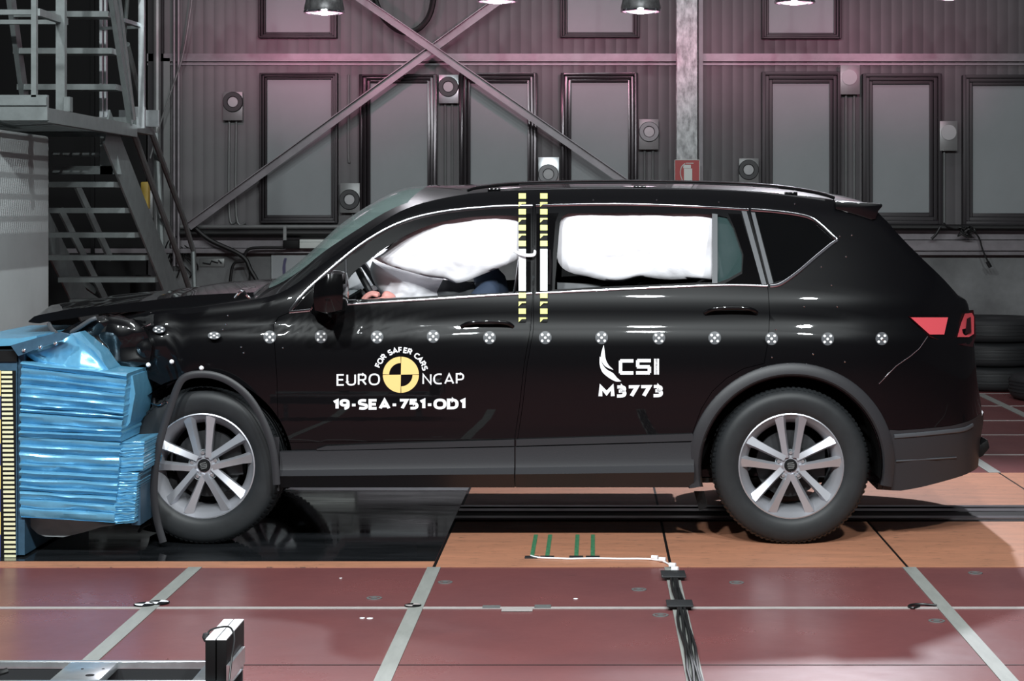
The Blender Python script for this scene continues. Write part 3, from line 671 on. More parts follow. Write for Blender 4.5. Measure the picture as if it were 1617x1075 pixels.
# handrails on both sides going down with the stairs
for X, lst in ((XR+.0, ((205, 165), (268, 352), (310, 460))), ):
    pass
mb = MB(); mb.tube([P(206, 196, 12.7), P(243, 300, 13.5), P(280, 400, 14.4), P(302, 466, 15)], .022, 8); mb.build('handrail', M['steel'], st)
mb = MB(); mb.tube([P(200, 70, 12.5), P(225, 170, 13.1), P(262, 270, 14.2), P(290, 345, 15), P(305, 395, 15.4), P(308, 470, 15.4)], .022, 8); mb.build('handrail', M['steel'], st)
mb = MB(); mb.tube([P(246, 210, 14), P(252, 320, 14), P(256, 412, 14)], .025, 8); mb.build('rail_post', M['steel'], st)
for k, (p, q) in enumerate((((120, 290), (175, 410)), ((95, 330), (165, 470)), ((95, 420), (150, 460)), ((100, 440), (160, 480)))):
    MB().bar(P(p[0], p[1], 15.6), P(q[0], q[1], 15.9), .03, .05).build('under_brace', M['steel'], st)
tag(MB().box(P(222, 0, 15.5).x, P(234, 0, 15.5).x, 15.5, 15.58, wz(330, 15.5), wz(287, 15.5)).build('yellow_box', M['boxy'], bevel=.01), 'narrow yellow box mounted behind the stair stringer', 'box')
tag(MB().box(P(224, 0, 17.8).x, P(243, 0, 17.8).x, 17.75, 17.93, wz(345, 17.8), wz(300, 17.8)).build('junction_box', M['plate'], bevel=.01), 'grey junction box on the wall behind the stair stringer', 'box')
tag(MB().lathe([(.001, .95), (.06, .95), (.11, .90), (.115, 0), (.001, 0)], Vector((P(226, 0, 16.5).x, 16.5, 0)), 'Z', 20).build('dark_bin', M['black']), 'dark round bin seen between the lowest stair treads', 'bin')
mb = MB(); rr = random.Random(5)
for k in range(14):
    a_ = P(rr.uniform(275, 300), rr.uniform(365, 395), 17.93); b_ = P(rr.uniform(265, 315), rr.uniform(400, 440), 17.93)
    mb.tube(smoothpath([a_, (a_+b_)/2+Vector((rr.uniform(-.12, .12), -.04, rr.uniform(-.08, .08))), b_], 6), .007, 6)
tag(mb.build('cable_bundle', M['cable']), 'tangle of thin black cables hanging on the wall right of the stairs', 'cable bundle')

pf = thing('steel_platform', (-3.6, 11.4, 2.04), 'raised steel platform with grating floor and railing at the top left', 'platform')
Yn, Yf_ = 10.5, 12.5; zp = 2.04
Xr = -3.02
xs0 = -7.0
grate = MB()
for i in range(60):
    y = Yn+.02+(Yf_-Yn-.04)*i/59
    grate.box(xs0, Xr-.05, y-.003, y+.003, zp-.02, zp+.012)
for i in range(66):
    x = xs0+.02+(Xr-.06-xs0)*i/65
    grate.box(x-.004, x+.004, Yn, Yf_, zp-.006, zp+.010)
gr = grate.build('grating', M['steel'], pf)
mb = MB(); mb.box(xs0, Xr, Yn-.03, Yn, zp-.04, zp+.10).build('edge_beam', M['steel'], pf)
MB().box(Xr-.05, Xr, Yn, Yf_, zp-.05, zp+.03).build('edge_beam', M['steel'], pf)
MB().box(xs0, Xr, Yf_, Yf_+.03, zp-.05, zp+.08).build('edge_beam', M['steel'], pf)
MB().box(xs0, Xr-.0, Yn-.05, Yn-.032, wz(167, Yn), wz(154, Yn)).build('toe_board', M['steel'], pf)
def pbar(x0, y0, x1, y1, Y, d=.035, nm='rail', m='steel'): MB().box(P(x0, 0, Y).x, P(x1, 0, Y).x, Y, Y+d, wz(y1, Y), wz(y0, Y)).build(nm, M[m], pf)
pbar(-200, 15, 57, 23, Yn-.02); pbar(-200, 31, 90, 38, Yn+1.2)
mb = MB(); mb.bar(P(58, 19, Yn), P(103, 34, Yn+1.1), .035, .04); mb.build('rail', M['steel'], pf)
pbar(49, -60, 57, 157, Yn-.03, nm='post'); 
MB().box(P(88, 0, 11.3).x, P(102, 0, 11.3).x, 11.3, 11.35, wz(188, 11.3), wz(-60, 11.3)).build('post', M['steel'], pf)
MB().box(P(102, 0, 11.3).x, P(112, 0, 11.3).x, 11.28, 11.34, wz(176, 11.3), wz(153, 11.3)).build('bracket', M['steel'], pf)
# far piece with bright guard
MB().box(P(158, 0, 12.5).x, P(208, 0, 12.5).x, 12.53, 13.1, wz(207, 12.5), wz(196, 12.5)).build('landing', M['steel'], pf)
MB().box(P(165, 0, 12.56).x, P(230, 0, 12.56).x, 12.94, 12.96, wz(195, 12.5), wz(168, 12.5)).build('kick_plate', M['bright'], pf)
MB().box(P(207, 0, 12.56).x, P(230, 0, 12.56).x, 12.53, 12.56, wz(202, 12.5), wz(168, 12.5)).build('kick_plate', M['bright'], pf)
for px, w in ((159, 4), (166, 3)): MB().box(P(px-w/2, 0, 12.7).x, P(px+w/2, 0, 12.7).x, 12.7, 12.74, wz(202, 12.7), wz(-70, 12.7)).build('post', M['bright'], pf)
MB().box(P(220, 0, 12.56).x, P(229, 0, 12.56).x, 12.53, 12.57, wz(168, 12.5), wz(-70, 12.5)).build('post', M['bright'], pf)
MB().bar(P(194, 32, 12.3), P(226, 42, 12.6), .03, .025).build('rail', M['bright'], pf)
MB().bar(P(160, 45, 12.7), P(222, 43, 12.7), .03, .02).build('rail', M['steel'], pf)
ld = thing('steel_ladder', (-3.4, 12.3, zp), 'steep steel ladder with flat steps rising from the platform at the top left', 'ladder')
MB().bar(P(207, 192, 12.4), P(172, -40, 11.8), .10, .03, up=(1, 0, 0)).build('stringer', M['steel'], ld)
MB().tube([P(212, 188, 12.38), P(184, -40, 11.75)], .012, 8).build('handrail', M['bright'], ld)
MB().tube([P(196, 60, 12.5), P(204, -40, 12.2)], .014, 8).build('handrail', M['steel'], ld)
MB().bar(P(40, 165, 12.4), P(12, -40, 11.8), .10, .03, up=(1, 0, 0)).build('stringer', M['steel'], ld)
for (a0, a1, y) in ((28, 184, 137), (22, 178, 80), (16, 172, 22), (10, 168, -30)):
    Y = 12.3-(137-y)/170*.5
    MB().box(P(a0, 0, Y).x, P(a1, 0, Y).x, Y-.02, Y+.16, wz(y+5, Y), wz(y-4, Y)).build('step', M['steel'], ld)

# old tyres
def tyre_mesh(name, parent=None):
    prof = []
    for a in range(0, 360, 20):
        r = math.radians(a); c_, s_ = math.cos(r), math.sin(r)
        prof.append((.26+.085*math.copysign(abs(c_)**.6, c_), .11*math.copysign(abs(s_)**.55, s_)))
    mb = MB().lathe(prof, (0, 0, .11), 'Z', 40, close=True)
    for j in range(4): mb.lathe([(.345, -.05+j*.03), (.35, -.048+j*.03), (.35, -.036+j*.03), (.345, -.034+j*.03)], (0, 0, .12), 'Z', 40)
    return mb
ty0 = tyre_mesh('t').build('old_tyre', M['tyreold'])
pos = [(1566, 16.2, 0, 'bottom'), (1566, 16.2, 1, 'middle'), (1566, 16.2, 2, 'top'), (1682, 15.2, 0, 'lowest')]
for i, (px, Y, k, nm) in enumerate(pos):
    o = ty0 if i == 0 else ty0.copy()
    if i: C.objects.link(o)
    s = 1.3; o.scale = (s, s, .9); o.location = (P(px, 0, Y).x+.02*math.sin(i*3), Y, .102+k*.202); W[o.name] = Matrix.Translation(o.location)
    tag(o, ('%s old black tyre of the stack behind the tail lamp' % nm) if i < 3 else 'single old tyre on the floor at the right edge before the stack', 'tyre', 'old tyres piled by the back wall')

# ------------------------------------------------------------------ the car
CY, HW = 9.39, .92
INS = [(.20, .060), (.30, .042), (.40, .022), (.50, .008), (.62, .003), (.72, .001), (.80, .0), (.87, .0), (.905, .001), (.935, .004), (.96, .012), (.985, .030),
       (1.01, .034), (1.05, .037), (1.10, .045), (1.14, .060), (1.20, .085), (1.30, .125), (1.40, .165), (1.48, .20), (1.56, .25), (1.66, .32)]
def inset(z): return sinterp(INS, z)
PLAN = [(-2.6, .20), (-2.3, .10), (-2.0, .045), (-1.7, .015), (-1.2, .0), (.6, .0), (1.0, .008), (1.25, .03), (1.45, .075), (1.58, .13), (1.68, .20), (1.75, .29), (1.80, .40), (1.84, .52)]
def half(X, z):
    p = sinterp(PLAN, X)
    if z > 1.1: p += max(0, X-.5)*(z-1.1)*.12
    return HW-inset(z)-p
def skin(X, z): return CY-half(X, z)
def wp(px, py, off=0):
    Y = 8.5
    for _ in range(6):
        q = P(px, py, Y); Y = skin(q.x, q.z)+off
    q = P(px, py, Y); return q
def xz(pts):
    return [(lambda q: (q.x, q.z))(wp(a, b)) for a, b in pts]
TOP = xz([(150, 512), (165, 507), (200, 499), (250, 492), (300, 487), (350, 480), (400, 473), (440, 463), (470, 446), (500, 423), (530, 402), (560, 381), (592, 358), (625, 337), (650, 326), (680, 317), (740, 306), (830, 300), (1000, 298), (1150, 301), (1250, 308), (1320, 317), (1385, 334), (1412, 362), (1440, 392), (1490, 440), (1515, 468), (1532, 490)])
TOP += [(1.73, .86), (1.765, .74), (1.80, .62), (1.82, .52)]
TOP = [t for i, t in enumerate(TOP) if i == 0 or t[0] > TOP[i-1][0]+.002]
BOT = [(-2.4, .87), (-2.14, .80), (-1.9, .70), (-1.84, .262), (-1.4, .262), (.5, .262), (.9, .27), (1.27, .245)]+xz([(1420, 775), (1450, 770), (1500, 757), (1545, 737)])+[(1.80, .42), (1.83, .50)]
BOT = [t for i, t in enumerate(BOT) if i == 0 or t[0] > BOT[i-1][0]+.002]
CROWN = [(-2.3, .03), (-1.62, .04), (-1.5, .10), (-1.38, .16), (-1.2, .19), (-1.0, .165), (-.85, .11), (-.7, .07), (-.5, .05), (1.0, .045), (1.3, .05), (1.5, .06), (1.7, .03), (1.82, .02)]
def loft(x0, x1, nst, shrink=0.0, zfloor=None, topoff=0.0, wall=0.0, extra=()):
    st = sorted(set([x0+(x1-x0)*i/(nst-1) for i in range(nst)]+[e for e in extra if x0 < e < x1]))
    st = [s for i, s in enumerate(st) if i == 0 or s-st[i-1] > .004]
    NS, NT = 34, 14; rings = []
    for X in st:
        zb = interp(BOT, X) if zfloor is None else zfloor
        zt = sinterp(TOP, X)-topoff; zt = max(zt, zb+.05); c = sinterp(CROWN, X)
        r = []
        hb = half(X, zb)-wall
        for i in range(5): r.append((-hb*i/5, zb))          # bottom centre to near edge, near side is -Y
        for i in range(NS+1):
            z = zb+(zt-zb)*i/NS; h = half(X, z)-wall
            if i == NS: h -= .012
            r.append((-h, z))
        ht = half(X, zt)-wall-.012
        for i in range(1, NT+1):
            u = i/NT; r.append((-ht*(1-u), zt+c*(1-(1-u)**2)))
        left = r; right = [(-y, z) for y, z in reversed(r[1:-1])]
        rings.append([Vector((X, CY+y, z)) for y, z in left+right])
    n = len(rings[0]); vs = [v for R in rings for v in R]; fs = []
    for i in range(len(rings)-1):
        for k in range(n): fs.append((i*n+k, i*n+(k+1) % n, (i+1)*n+(k+1) % n, (i+1)*n+k))
    fs.append(tuple(range(n))); fs.append(tuple((len(rings)-1)*n+k for k in range(n-1, -1, -1)))
    return MB().add(vs, fs)
def crumple(me):
    for v in me.vertices:
        f = max(0, min(1, (-1.72-v.co.x)/.45))
        if f > 0 and v.co.z > .5:
            p = v.co*5
            d = Vector((noise.noise(p+Vector((3, 0, 0))), noise.noise(p+Vector((0, 7, 0)))*1.2, noise.noise(p+Vector((0, 0, 11)))*.5))
            q = abs(noise.noise(v.co*11))*.03
            v.co += d*.05*f; v.co.y += q*f
def tmp(me): o = bpy.data.objects.new('tmp', me); C.objects.link(o); return o
def boolean(a, b, op='DIFFERENCE'):
    oa, ob = tmp(a), tmp(b)
    md = oa.modifiers.new('b', 'BOOLEAN'); md.operation = op; md.solver = 'EXACT'; md.object = ob
    dg = bpy.context.evaluated_depsgraph_get(); me = bpy.data.meshes.new_from_object(oa.evaluated_get(dg))
    bpy.data.objects.remove(oa); bpy.data.objects.remove(ob); return me
def prism_px(pts, y0, y1): return MB().prism(xz(pts), y0, y1).mesh()
def cyl(cx, cz, r, y0, y1, n=72): return MB().lathe([(.0005, y0), (r, y0), (r, y1), (.0005, y1)], (cx, 0, cz), 'Y', n).mesh()
def shrink_poly(poly, d):
    # inset polygon by d (world units)
    n = len(poly); area = sum(poly[i][0]*poly[(i+1) % n][1]-poly[(i+1) % n][0]*poly[i][1] for i in range(n)); sg = 1 if area > 0 else -1
    out = []
    for i in range(n):
        p0, p1, p2 = Vector(poly[i-1]), Vector(poly[i]), Vector(poly[(i+1) % n])
        e1 = (p1-p0).normalized(); e2 = (p2-p1).normalized()
        n1 = Vector((-e1.y, e1.x))*sg; n2 = Vector((-e2.y, e2.x))*sg
        b = (n1+n2); b = b/max(.35, b.length_squared)*2 if b.length > 1e-6 else n1
        out.append(tuple(p1+b*d))
    return out
def mid(pts, n=6): return [(v.x, v.y) for v in smoothpath([Vector((a, b, 0)) for a, b in pts], n)]

RW = wp(1250, 742); RWx, RWz = (1250-VX)*8.5/F, .354
FWx, FWz = (319-VX)*8.5/F, .354
body = loft(-2.30, 1.835, 110, extra=[1.66+.012*i for i in range(14)]).mesh()
crumple(body)
car = thing('car', (0, CY, 0), 'black crash-test SUV with white lettering, its front crushed against the blue barrier', 'car')
# hollow cabin, wheel wells, crushed front cut away
cabin = loft(-1.36, 1.50, 60, zfloor=.42, topoff=.05, wall=.055).mesh()
shell = boolean(body, cabin)
for X, Z in ((RWx, RWz), (FWx, FWz)):
    for y0, y1 in ((8.2, 8.84), (9.94, 10.6)):
        shell = boolean(shell, cyl(X, Z, .405 if X > 0 else .41, y0, y1))

DOOR_F = [(457, 493), (440, 500), (432, 512), (433, 540), (437, 600), (440, 699), (813, 694), (821, 640), (828, 575), (838, 520), (842, 463), (842, 324), (800, 323.5), (760, 326), (720, 330), (690, 333.5), (655, 341), (622, 352), (590, 370), (560, 390), (530, 413), (500, 440), (478, 462)]
DOOR_R = [(845, 324), (842, 520), (832, 575), (825, 640), (817, 694), (1092, 690), (1098, 672), (1108, 645), (1125, 618), (1148, 597), (1175, 582), (1207, 574), (1213, 540), (1216, 500), (1213, 455), (1183, 330), (1100, 325), (1000, 321.5), (920, 322)]
def carve(sh, px, y0=8.25, y1=8.86, gap=.0022):
    poly = xz(px); piece = boolean(sh, MB().prism(shrink_poly(poly, gap), y0, y1).mesh(), 'INTERSECT')
    return boolean(sh, MB().prism(poly, y0, y1).mesh()), piece
shell, door_f = carve(shell, DOOR_F)
shell, door_r = carve(shell, DOOR_R)
# window openings
WIN_F = mid([(547, 474), (548, 442), (575, 416), (610, 390), (640, 372), (680, 355), (720, 346), (765, 341), (812, 341), (821, 347), (821, 380), (819, 461)], 4)[:-1]+[(819, 461)]
WIN_R = [(876, 457), (877, 440), (880, 400), (884, 352), (888, 342), (897, 337), (1000, 336), (1126, 338), (1126, 446), (1000, 451)]
WIN_Q = [(1133, 340), (1148, 343), (1158, 360), (1172, 402), (1171, 428), (1150, 440), (1133, 446)]
WIN_D = [(1192, 332), (1240, 335), (1275, 343), (1292, 352), (1308, 368), (1317, 380), (1296, 397), (1264, 424), (1240, 441), (1222, 446)]
def cutwin(me, px, far=False):
    poly = xz(px)
    me = boolean(me, MB().prism(poly, 8.3, 8.98).mesh())
    return boolean(me, MB().prism(poly, 9.8, 10.5).mesh()) if far else me
door_f = cutwin(door_f, WIN_F); door_r = cutwin(door_r, WIN_R); door_r = cutwin(door_r, WIN_Q)
for w in (WIN_F, WIN_R, WIN_Q): shell = boolean(shell, MB().prism(xz(w), 9.8, 10.5).mesh())
shell = boolean(shell, MB().prism(xz(WIN_D), 8.3, 9.05).mesh()); shell = boolean(shell, MB().prism(xz(WIN_D), 9.75, 10.5).mesh())
# windscreen opening cut from above
wsx0, wsx1 = wp(430, 466).x, wp(640, 331).x
wpoly = [(wsx0-.05, CY-.69), (wsx1, CY-.60), (wsx1+.05, CY-.3), (wsx1+.06, CY), (wsx1+.05, CY+.3), (wsx1, CY+.60), (wsx0-.05, CY+.69), (wsx0-.09, CY+.3), (wsx0-.1, CY), (wsx0-.09, CY-.3)]
def vprism(poly, z0, z1):
    n = len(poly); vs = [(x, y, z0) for x, y in poly]+[(x, y, z1) for x, y in poly]
    tri = tessellate_polygon([[Vector((x, y, 0)) for x, y in poly]])
    fs = [tuple(t) for t in tri]+[tuple(n+i for i in reversed(t)) for t in tri]+[(i, (i+1) % n, n+(i+1) % n, n+i) for i in range(n)]
    return MB().add(vs, fs).mesh()
ws_cut = vprism(wpoly, 1.02, 1.9)
shell = boolean(shell, ws_cut)
# rear bumper cladding
BUMP = [(1404, 678), (1420, 679), (1500, 672), (1530, 664), (1556, 644), (1620, 620), (1620, 850), (1390, 850), (1392, 780)]
bp = xz(BUMP)
bumper = boolean(shell, MB().prism(shrink_poly(bp, .002), 8.0, 10.8).mesh(), 'INTERSECT')
shell = boolean(shell, MB().prism(bp, 8.0, 10.8).mesh())
for me in (shell, door_f, door_r, bumper):
    bm = bmesh.new(); bm.from_mesh(me); bmesh.ops.remove_doubles(bm, verts=bm.verts, dist=.0004); bmesh.ops.dissolve_degenerate(bm, dist=.0003, edges=bm.edges); bm.to_mesh(me); bm.free()
body_o = link('body', shell, M['paint'], car, 28)
df = link('front_door', door_f, M['paint'], car, 28)
dr = link('rear_door', door_r, M['paint'], car, 28)
bo = link('rear_bumper', bumper, M['plast'], car, 28, label='dark grey plastic rear bumper')
print('body polys', len(shell.polygons), len(door_f.polygons), len(door_r.polygons), len(bumper.polygons))

# surface strips that follow the skin (trim lines)
def skin_tube(px, r, name, m, parent, off=-.002, n=6, flat=None, sides=8, label=None):
    pts = mid(px, n); return MB().tube([wp(a, b, off) for a, b in pts], r, sides, flat=flat).build(name, M[m], parent, label=label)
def skin_patch(poly, name, m, parent, off=-.003, label=None, th=.003):
    vs = [wp(a, b, off) for a, b in poly]; n = len(vs); tri = tessellate_polygon([[Vector((a, b, 0)) for a, b in poly]])
    back = [v+Vector((0, th, 0)) for v in vs]
    fs = [tuple(t) for t in tri]+[tuple(n+i for i in reversed(t)) for t in tri]+[(i, (i+1) % n, n+(i+1) % n, n+i) for i in range(n)]
    return MB().add(vs+back, fs).build(name, M[m], parent, label=label)
skin_tube([(458, 491), (478, 465), (500, 444), (530, 418), (562, 392), (592, 372), (622, 356), (655, 344), (690, 336), (725, 331), (765, 327.5), (800, 325.5), (841, 325)], .008, 'window_trim', 'chrome', df, off=-.003, flat=(.6, 1.15), label='chrome upper window trim')
skin_tube([(457, 492.5), (480, 490.5), (505, 487.5)], .008, 'window_trim', 'chrome', df, off=-.003, flat=(.6, 1))
skin_tube([(540, 481), (600, 477), (700, 471), (780, 466), (840, 463)], .0055, 'window_trim', 'chrome', df, off=-.004, flat=(.7, 1))
skin_tube([(846, 324.5), (920, 323), (1000, 323), (1100, 326.5), (1182, 331)], .006, 'window_trim', 'chrome', dr, off=-.003, flat=(.6, 1))
skin_tube([(846, 463), (950, 458), (1060, 453), (1150, 450), (1212, 451.5)], .0055, 'window_trim', 'chrome', dr, off=-.004, flat=(.7, 1))
skin_tube([(1186, 331), (1225, 334), (1262, 339), (1282, 345), (1298, 357), (1315, 373), (1321, 379), (1312, 386), (1290, 404), (1262, 428), (1240, 444), (1228, 450), (1216, 451.5)], .0075, 'window_trim', 'chrome', body_o, off=-.003, flat=(.6, 1.1))
# pillar appliques
skin_patch([(823, 338), (838, 337), (838, 461), (821, 462)], 'pillar_cover', 'gloss', df)
skin_patch([(847, 337), (882, 336), (877, 350), (873, 400), (872, 458), (847, 461)], 'pillar_cover', 'gloss', dr)
skin_patch([(1124.5, 337), (1133, 338), (1133, 447), (1124.5, 447)], 'window_divider', 'plast2', dr, off=-.004)
skin_patch([(1150, 337), (1170, 338), (1204, 450), (1140, 450), (1172, 432), (1174, 402), (1160, 360)], 'pillar_cover', 'gloss', dr)
skin_patch([(1171, 333), (1179, 333.5), (1210.5, 449), (1203, 449)], 'pillar_seal', 'plast2', dr, off=-.006)
skin_patch([(1186, 335), (1192, 335.5), (1221, 447), (1214.5, 449)], 'pillar_seal', 'plast2', body_o, off=-.006)
# glass
def pane_of(px, name, m, parent, off=.012, th=.004, label=None): return skin_patch(px, name, m, parent, off, label, th)
pane_of(WIN_Q, 'quarter_glass', 'glassg', dr, label='green tinted quarter glass')
pane_of(WIN_D, 'quarter_glass', 'glassd', body_o, off=.006, label='dark privacy glass')
for w in (WIN_R, WIN_Q, WIN_D):
    vs = [Vector((x, 2*CY-skin(x, z)-.012, z)) for x, z in xz(w)]; n = len(vs)
    tri = tessellate_polygon([[Vector((v.x, v.z, 0)) for v in vs]])
    MB().add(vs+[v+Vector((0, .004, 0)) for v in vs], [tuple(t) for t in tri]+[tuple(n+i for i in reversed(t)) for t in tri]+[(i, (i+1) % n, n+(i+1) % n, n+i) for i in range(n)]).build('side_glass', M['glassg'], body_o)
# windscreen sheet following the loft surface
vs = []; fs = []; NX, NY = 24, 20
for i in range(NX+1):
    u = i/NX
    for j in range(NY+1):
        v = j/NY*2-1
        X0 = wsx0-.045-.055*(1-v*v); X1 = wsx1+.005+.055*(1-v*v); X = X0+(X1-X0)*u
        y = CY+v*(.70+(.61-.70)*u)
        zt = sinterp(TOP, X); ht = half(X, zt)-.012; z = zt+sinterp(CROWN, X)*(1-((y-CY)/ht)**2)
        vs.append(Vector((X, y, z-.003)))
for i in range(NX):
    for j in range(NY): a = i*(NY+1)+j; fs.append((a, a+1, a+NY+2, a+NY+1))
MB().add(vs, fs).build('windscreen', M['glassw'], body_o)
# near-side windscreen edge strip and sticker
# roof rail
rp = [(738, 301), (752, 297), (790, 292.5), (830, 290), (920, 288), (1000, 287.5), (1100, 289), (1180, 292), (1240, 297), (1290, 305), (1318, 313)]
MB().tube([wp(a, b, .03) for a, b in mid(rp, 5)], .013, 10, flat=(1, .55)).build('roof_rail', M['gloss'], body_o)
MB().tube([wp(a, b-2.5, .024) for a, b in mid(rp[1:], 5)], .004, 8).build('roof_rail_strip', M['chrome'], body_o)
MB().tube([wp(a, b, .022) for a, b in mid([(820, 300), (900, 298), (1000, 298), (1120, 300), (1230, 306)], 5)], .0045, 8).build('roof_rail_strip', M['chrome'], body_o)
for a, b in ((780, 297), (1010, 293.5), (1250, 303)): MB().box(wp(a, b).x-.03, wp(a, b).x+.03, wp(a, b, .03).y-.01, wp(a, b, .03).y+.02, wp(a, b+7).z, wp(a, b).z).build('rail_foot', M['gloss'], body_o, bevel=.004)
# far roof rail
MB().tube([(lambda q: Vector((q.x, 2*CY-q.y, q.z)))(wp(a, b, .03)) for a, b in mid(rp, 5)], .013, 10, flat=(1, .55)).build('roof_rail', M['gloss'], body_o)
# spoiler
sp = [(1318, 317), (1355, 319), (1391, 321.5), (1393, 325), (1386, 333), (1382, 346), (1374, 347), (1340, 336), (1318, 330)]
pp = [(lambda q: (q.x, q.z))(P(a, b, 8.74)) for a, b in sp]
MB().prism(pp, 8.715, 2*CY-8.715).build('spoiler', M['paint'], body_o, bevel=.006)

# bonnet, pushed back and up
vs = []; fs = []; NX, NY = 40, 16; th = .028
def hood_z(px): return interp([(44, 507), (52, 500), (62, 497), (110, 488), (200, 479), (300, 466), (400, 461)], px)
def hood_b(px): return interp([(44, 509), (60, 511), (80, 507), (110, 503), (170, 494), (300, 488), (400, 474)], px)
for side in (0, 1):
    for i in range(NX+1):
        px = 44+(402-44)*i/NX
        for j in range(NY+1):
            v = j/NY; f = 1-i/NX
            y = 8.62+.03*f+v*(2*(CY-8.62)-.06*f)
            nose = .07*(1-abs(2*v-1)**2.2)*(f**2)*-1 + .10*f*f*(abs(2*v-1)**3)*0
            q = P(px, hood_z(px) if side == 0 else hood_b(px), 8.64)
            cr = .035*(1-(2*v-1)**2)*(1-f*.6)
            wv = noise.noise(Vector((q.x*3, y*3, 2)))*.03*max(0, f-.25)+.02*math.sin(q.x*9)*max(0, f-.4)*math.sin(v*6)
            inner = 0 if j in (0, NY) else (.0)
            zz = q.z+cr+(wv if 0 < j < NY else 0)
            if side == 1 and 0 < j < NY: zz = P(px, hood_z(px), 8.64).z+cr+wv-.012
            vs.append(Vector((q.x+nose, y, zz)))
R_ = NY+1; N_ = (NX+1)*R_
for i in range(NX):
    for j in range(NY):
        a = i*R_+j; fs.append((a, a+1, a+R_+1, a+R_)); fs.append((N_+a, N_+a+R_, N_+a+R_+1, N_+a+1))
for i in range(NX):
    for j in (0, NY): a = i*R_+j; fs.append((a, a+R_, N_+a+R_, N_+a))
for j in range(NY):
    for i in (0, NX): a = i*R_+j; fs.append((a, a+1, N_+a+1, N_+a))
MB().add(vs, fs).build('bonnet', M['paint'], car, ang=40)
# crushed debris: headlamp shell, bent strips, torn wing edge
hl = sheet([(92, 526), (120, 510), (150, 500), (172, 505), (178, 515), (160, 528), (128, 540), (108, 545)], 8.46, .02, 'headlamp_shell', 'paint', car, seed=9, thick=.25, fr=4)
MB().tube(smoothpath([P(77, 511, 8.6), P(84, 522, 8.55), P(98, 530, 8.5), P(120, 520, 8.45), P(142, 506, 8.42), P(152, 502, 8.42)], 5), .010, 8).build('bent_strip', M['plast2'], car)
sheet([(150, 503), (175, 500), (205, 506), (228, 520), (240, 545), (236, 572), (206, 582), (180, 580), (160, 560), (140, 532), (128, 520)], 8.47, .035, 'crumpled_wing', 'paint', car, seed=2, thick=.15, fr=3.4)
for k, (pts, r) in enumerate(((((157, 508), (175, 514), (186, 522)), .006), (((176, 531), (200, 526), (212, 522)), .004), (((211, 520), (226, 516), (238, 511)), .004))):
    MB().tube(smoothpath([wp(a, b, -.05) for a, b in pts], 4), r, 6).build('torn_edge', M['chrome'], car)
# crushed front mass behind the barrier
rr = random.Random(11)
def blob(px0, py0, px1, py1, Y0, Y1, seed, name, m, amp=.05, n=14):
    a = P(px0, py1, (Y0)); b = P(px1, py0, Y0); bm = bmesh.new(); bmesh.ops.create_cube(bm, size=2)
    bmesh.ops.subdivide_edges(bm, edges=bm.edges, cuts=n, use_grid_fill=True)
    c = Vector(((a.x+b.x)/2, (Y0+Y1)/2, (a.z+b.z)/2)); h = Vector(((b.x-a.x)/2, (Y1-Y0)/2, (b.z-a.z)/2))
    for v in bm.verts:
        q = Vector((v.co.x*h.x, v.co.y*h.y, v.co.z*h.z)); L = max(abs(v.co.x), abs(v.co.y), abs(v.co.z))
        s_ = v.co.length/1.25; q *= 1/(1+.25*max(0, s_-1)); p = (q+c)*7+Vector((seed, 0, 0))
        q += Vector((noise.noise(p), noise.noise(p+Vector((9, 0, 0))), noise.noise(p+Vector((0, 9, 0)))))*amp; v.co = q+c
    me = bpy.data.meshes.new(name); bm.to_mesh(me); bm.free(); return link(name, me, M[m], car, 40)
blob(200, 575, 262, 690, 8.62, 10.0, 3, 'crushed_front', 'black', .06)
blob(222, 690, 275, 842, 8.62, 9.9, 8, 'crushed_front', 'black', .05)
fb = MB().prism([(-3.0, .35), (-2.35, .30), (-2.2, .6), (-2.2, .9), (-2.6, .92), (-2.95, .75), (-3.05, .5)], 9.4, 10.2).build('front_bumper', M['plast'], car, bevel=.04)
MB().tube(smoothpath([wp(238, 636, .1), wp(250, 640, .0), wp(262, 634, .0), wp(268, 642, .02), wp(272, 630, .0)], 5), .004, 6).build('wire', M['chrome'], car)
blob(188, 560, 240, 600, 8.55, 8.9, 17, 'torn_liner', 'black', .04, 8)
for i in range(10):
    a = P(rr.uniform(205, 255), rr.uniform(600, 840), 8.6); b = a+Vector((rr.uniform(-.08, .08), rr.uniform(-.03, .05), rr.uniform(-.12, .12)))
    if b.z < .05: b.z = .05
    MB().tube(smoothpath([a, (a+b)/2+Vector((rr.uniform(-.04, .04), -.02, 0)), b], 4), rr.uniform(.006, .014), 6).build('bent_strip', M['plast'], car)
# grey inner wing visible over the tyre
sheet([(236, 600), (262, 588), (300, 583), (310, 590), (280, 602), (250, 622), (238, 612)], 8.66, .01, 'inner_wing', 'plast2', car, seed=3, thick=.05)

# arch trims and sill
def arch(cx, cz, r0, r1, a0, a1, name, parent, n=48):
    prof = [(r0, .03), (r0, -.012), (r0+.008, -.022), (r1-.02, -.020), (r1-.004, -.010), (r1, .012)]
    vs = []; fs = []; m_ = len(prof)
    for k in range(n+1):
        a = math.radians(a0+(a1-a0)*k/n)
        for r, d in prof:
            x, z = cx+r*math.cos(a), cz+r*math.sin(a)
            vs.append(Vector((x, skin(x, max(.3, z))+d if d <= .012 else 8.47+.10, z)))
    for k in range(n):
        for j in range(m_-1): fs.append((k*m_+j, k*m_+j+1, (k+1)*m_+j+1, (k+1)*m_+j))
    return MB().add(vs, fs).build(name, M['plast'], parent, label='dark grey plastic wheel arch trim')
arch(RWx, RWz, .412, .470, 192, -12, 'wheel_arch_trim', body_o)
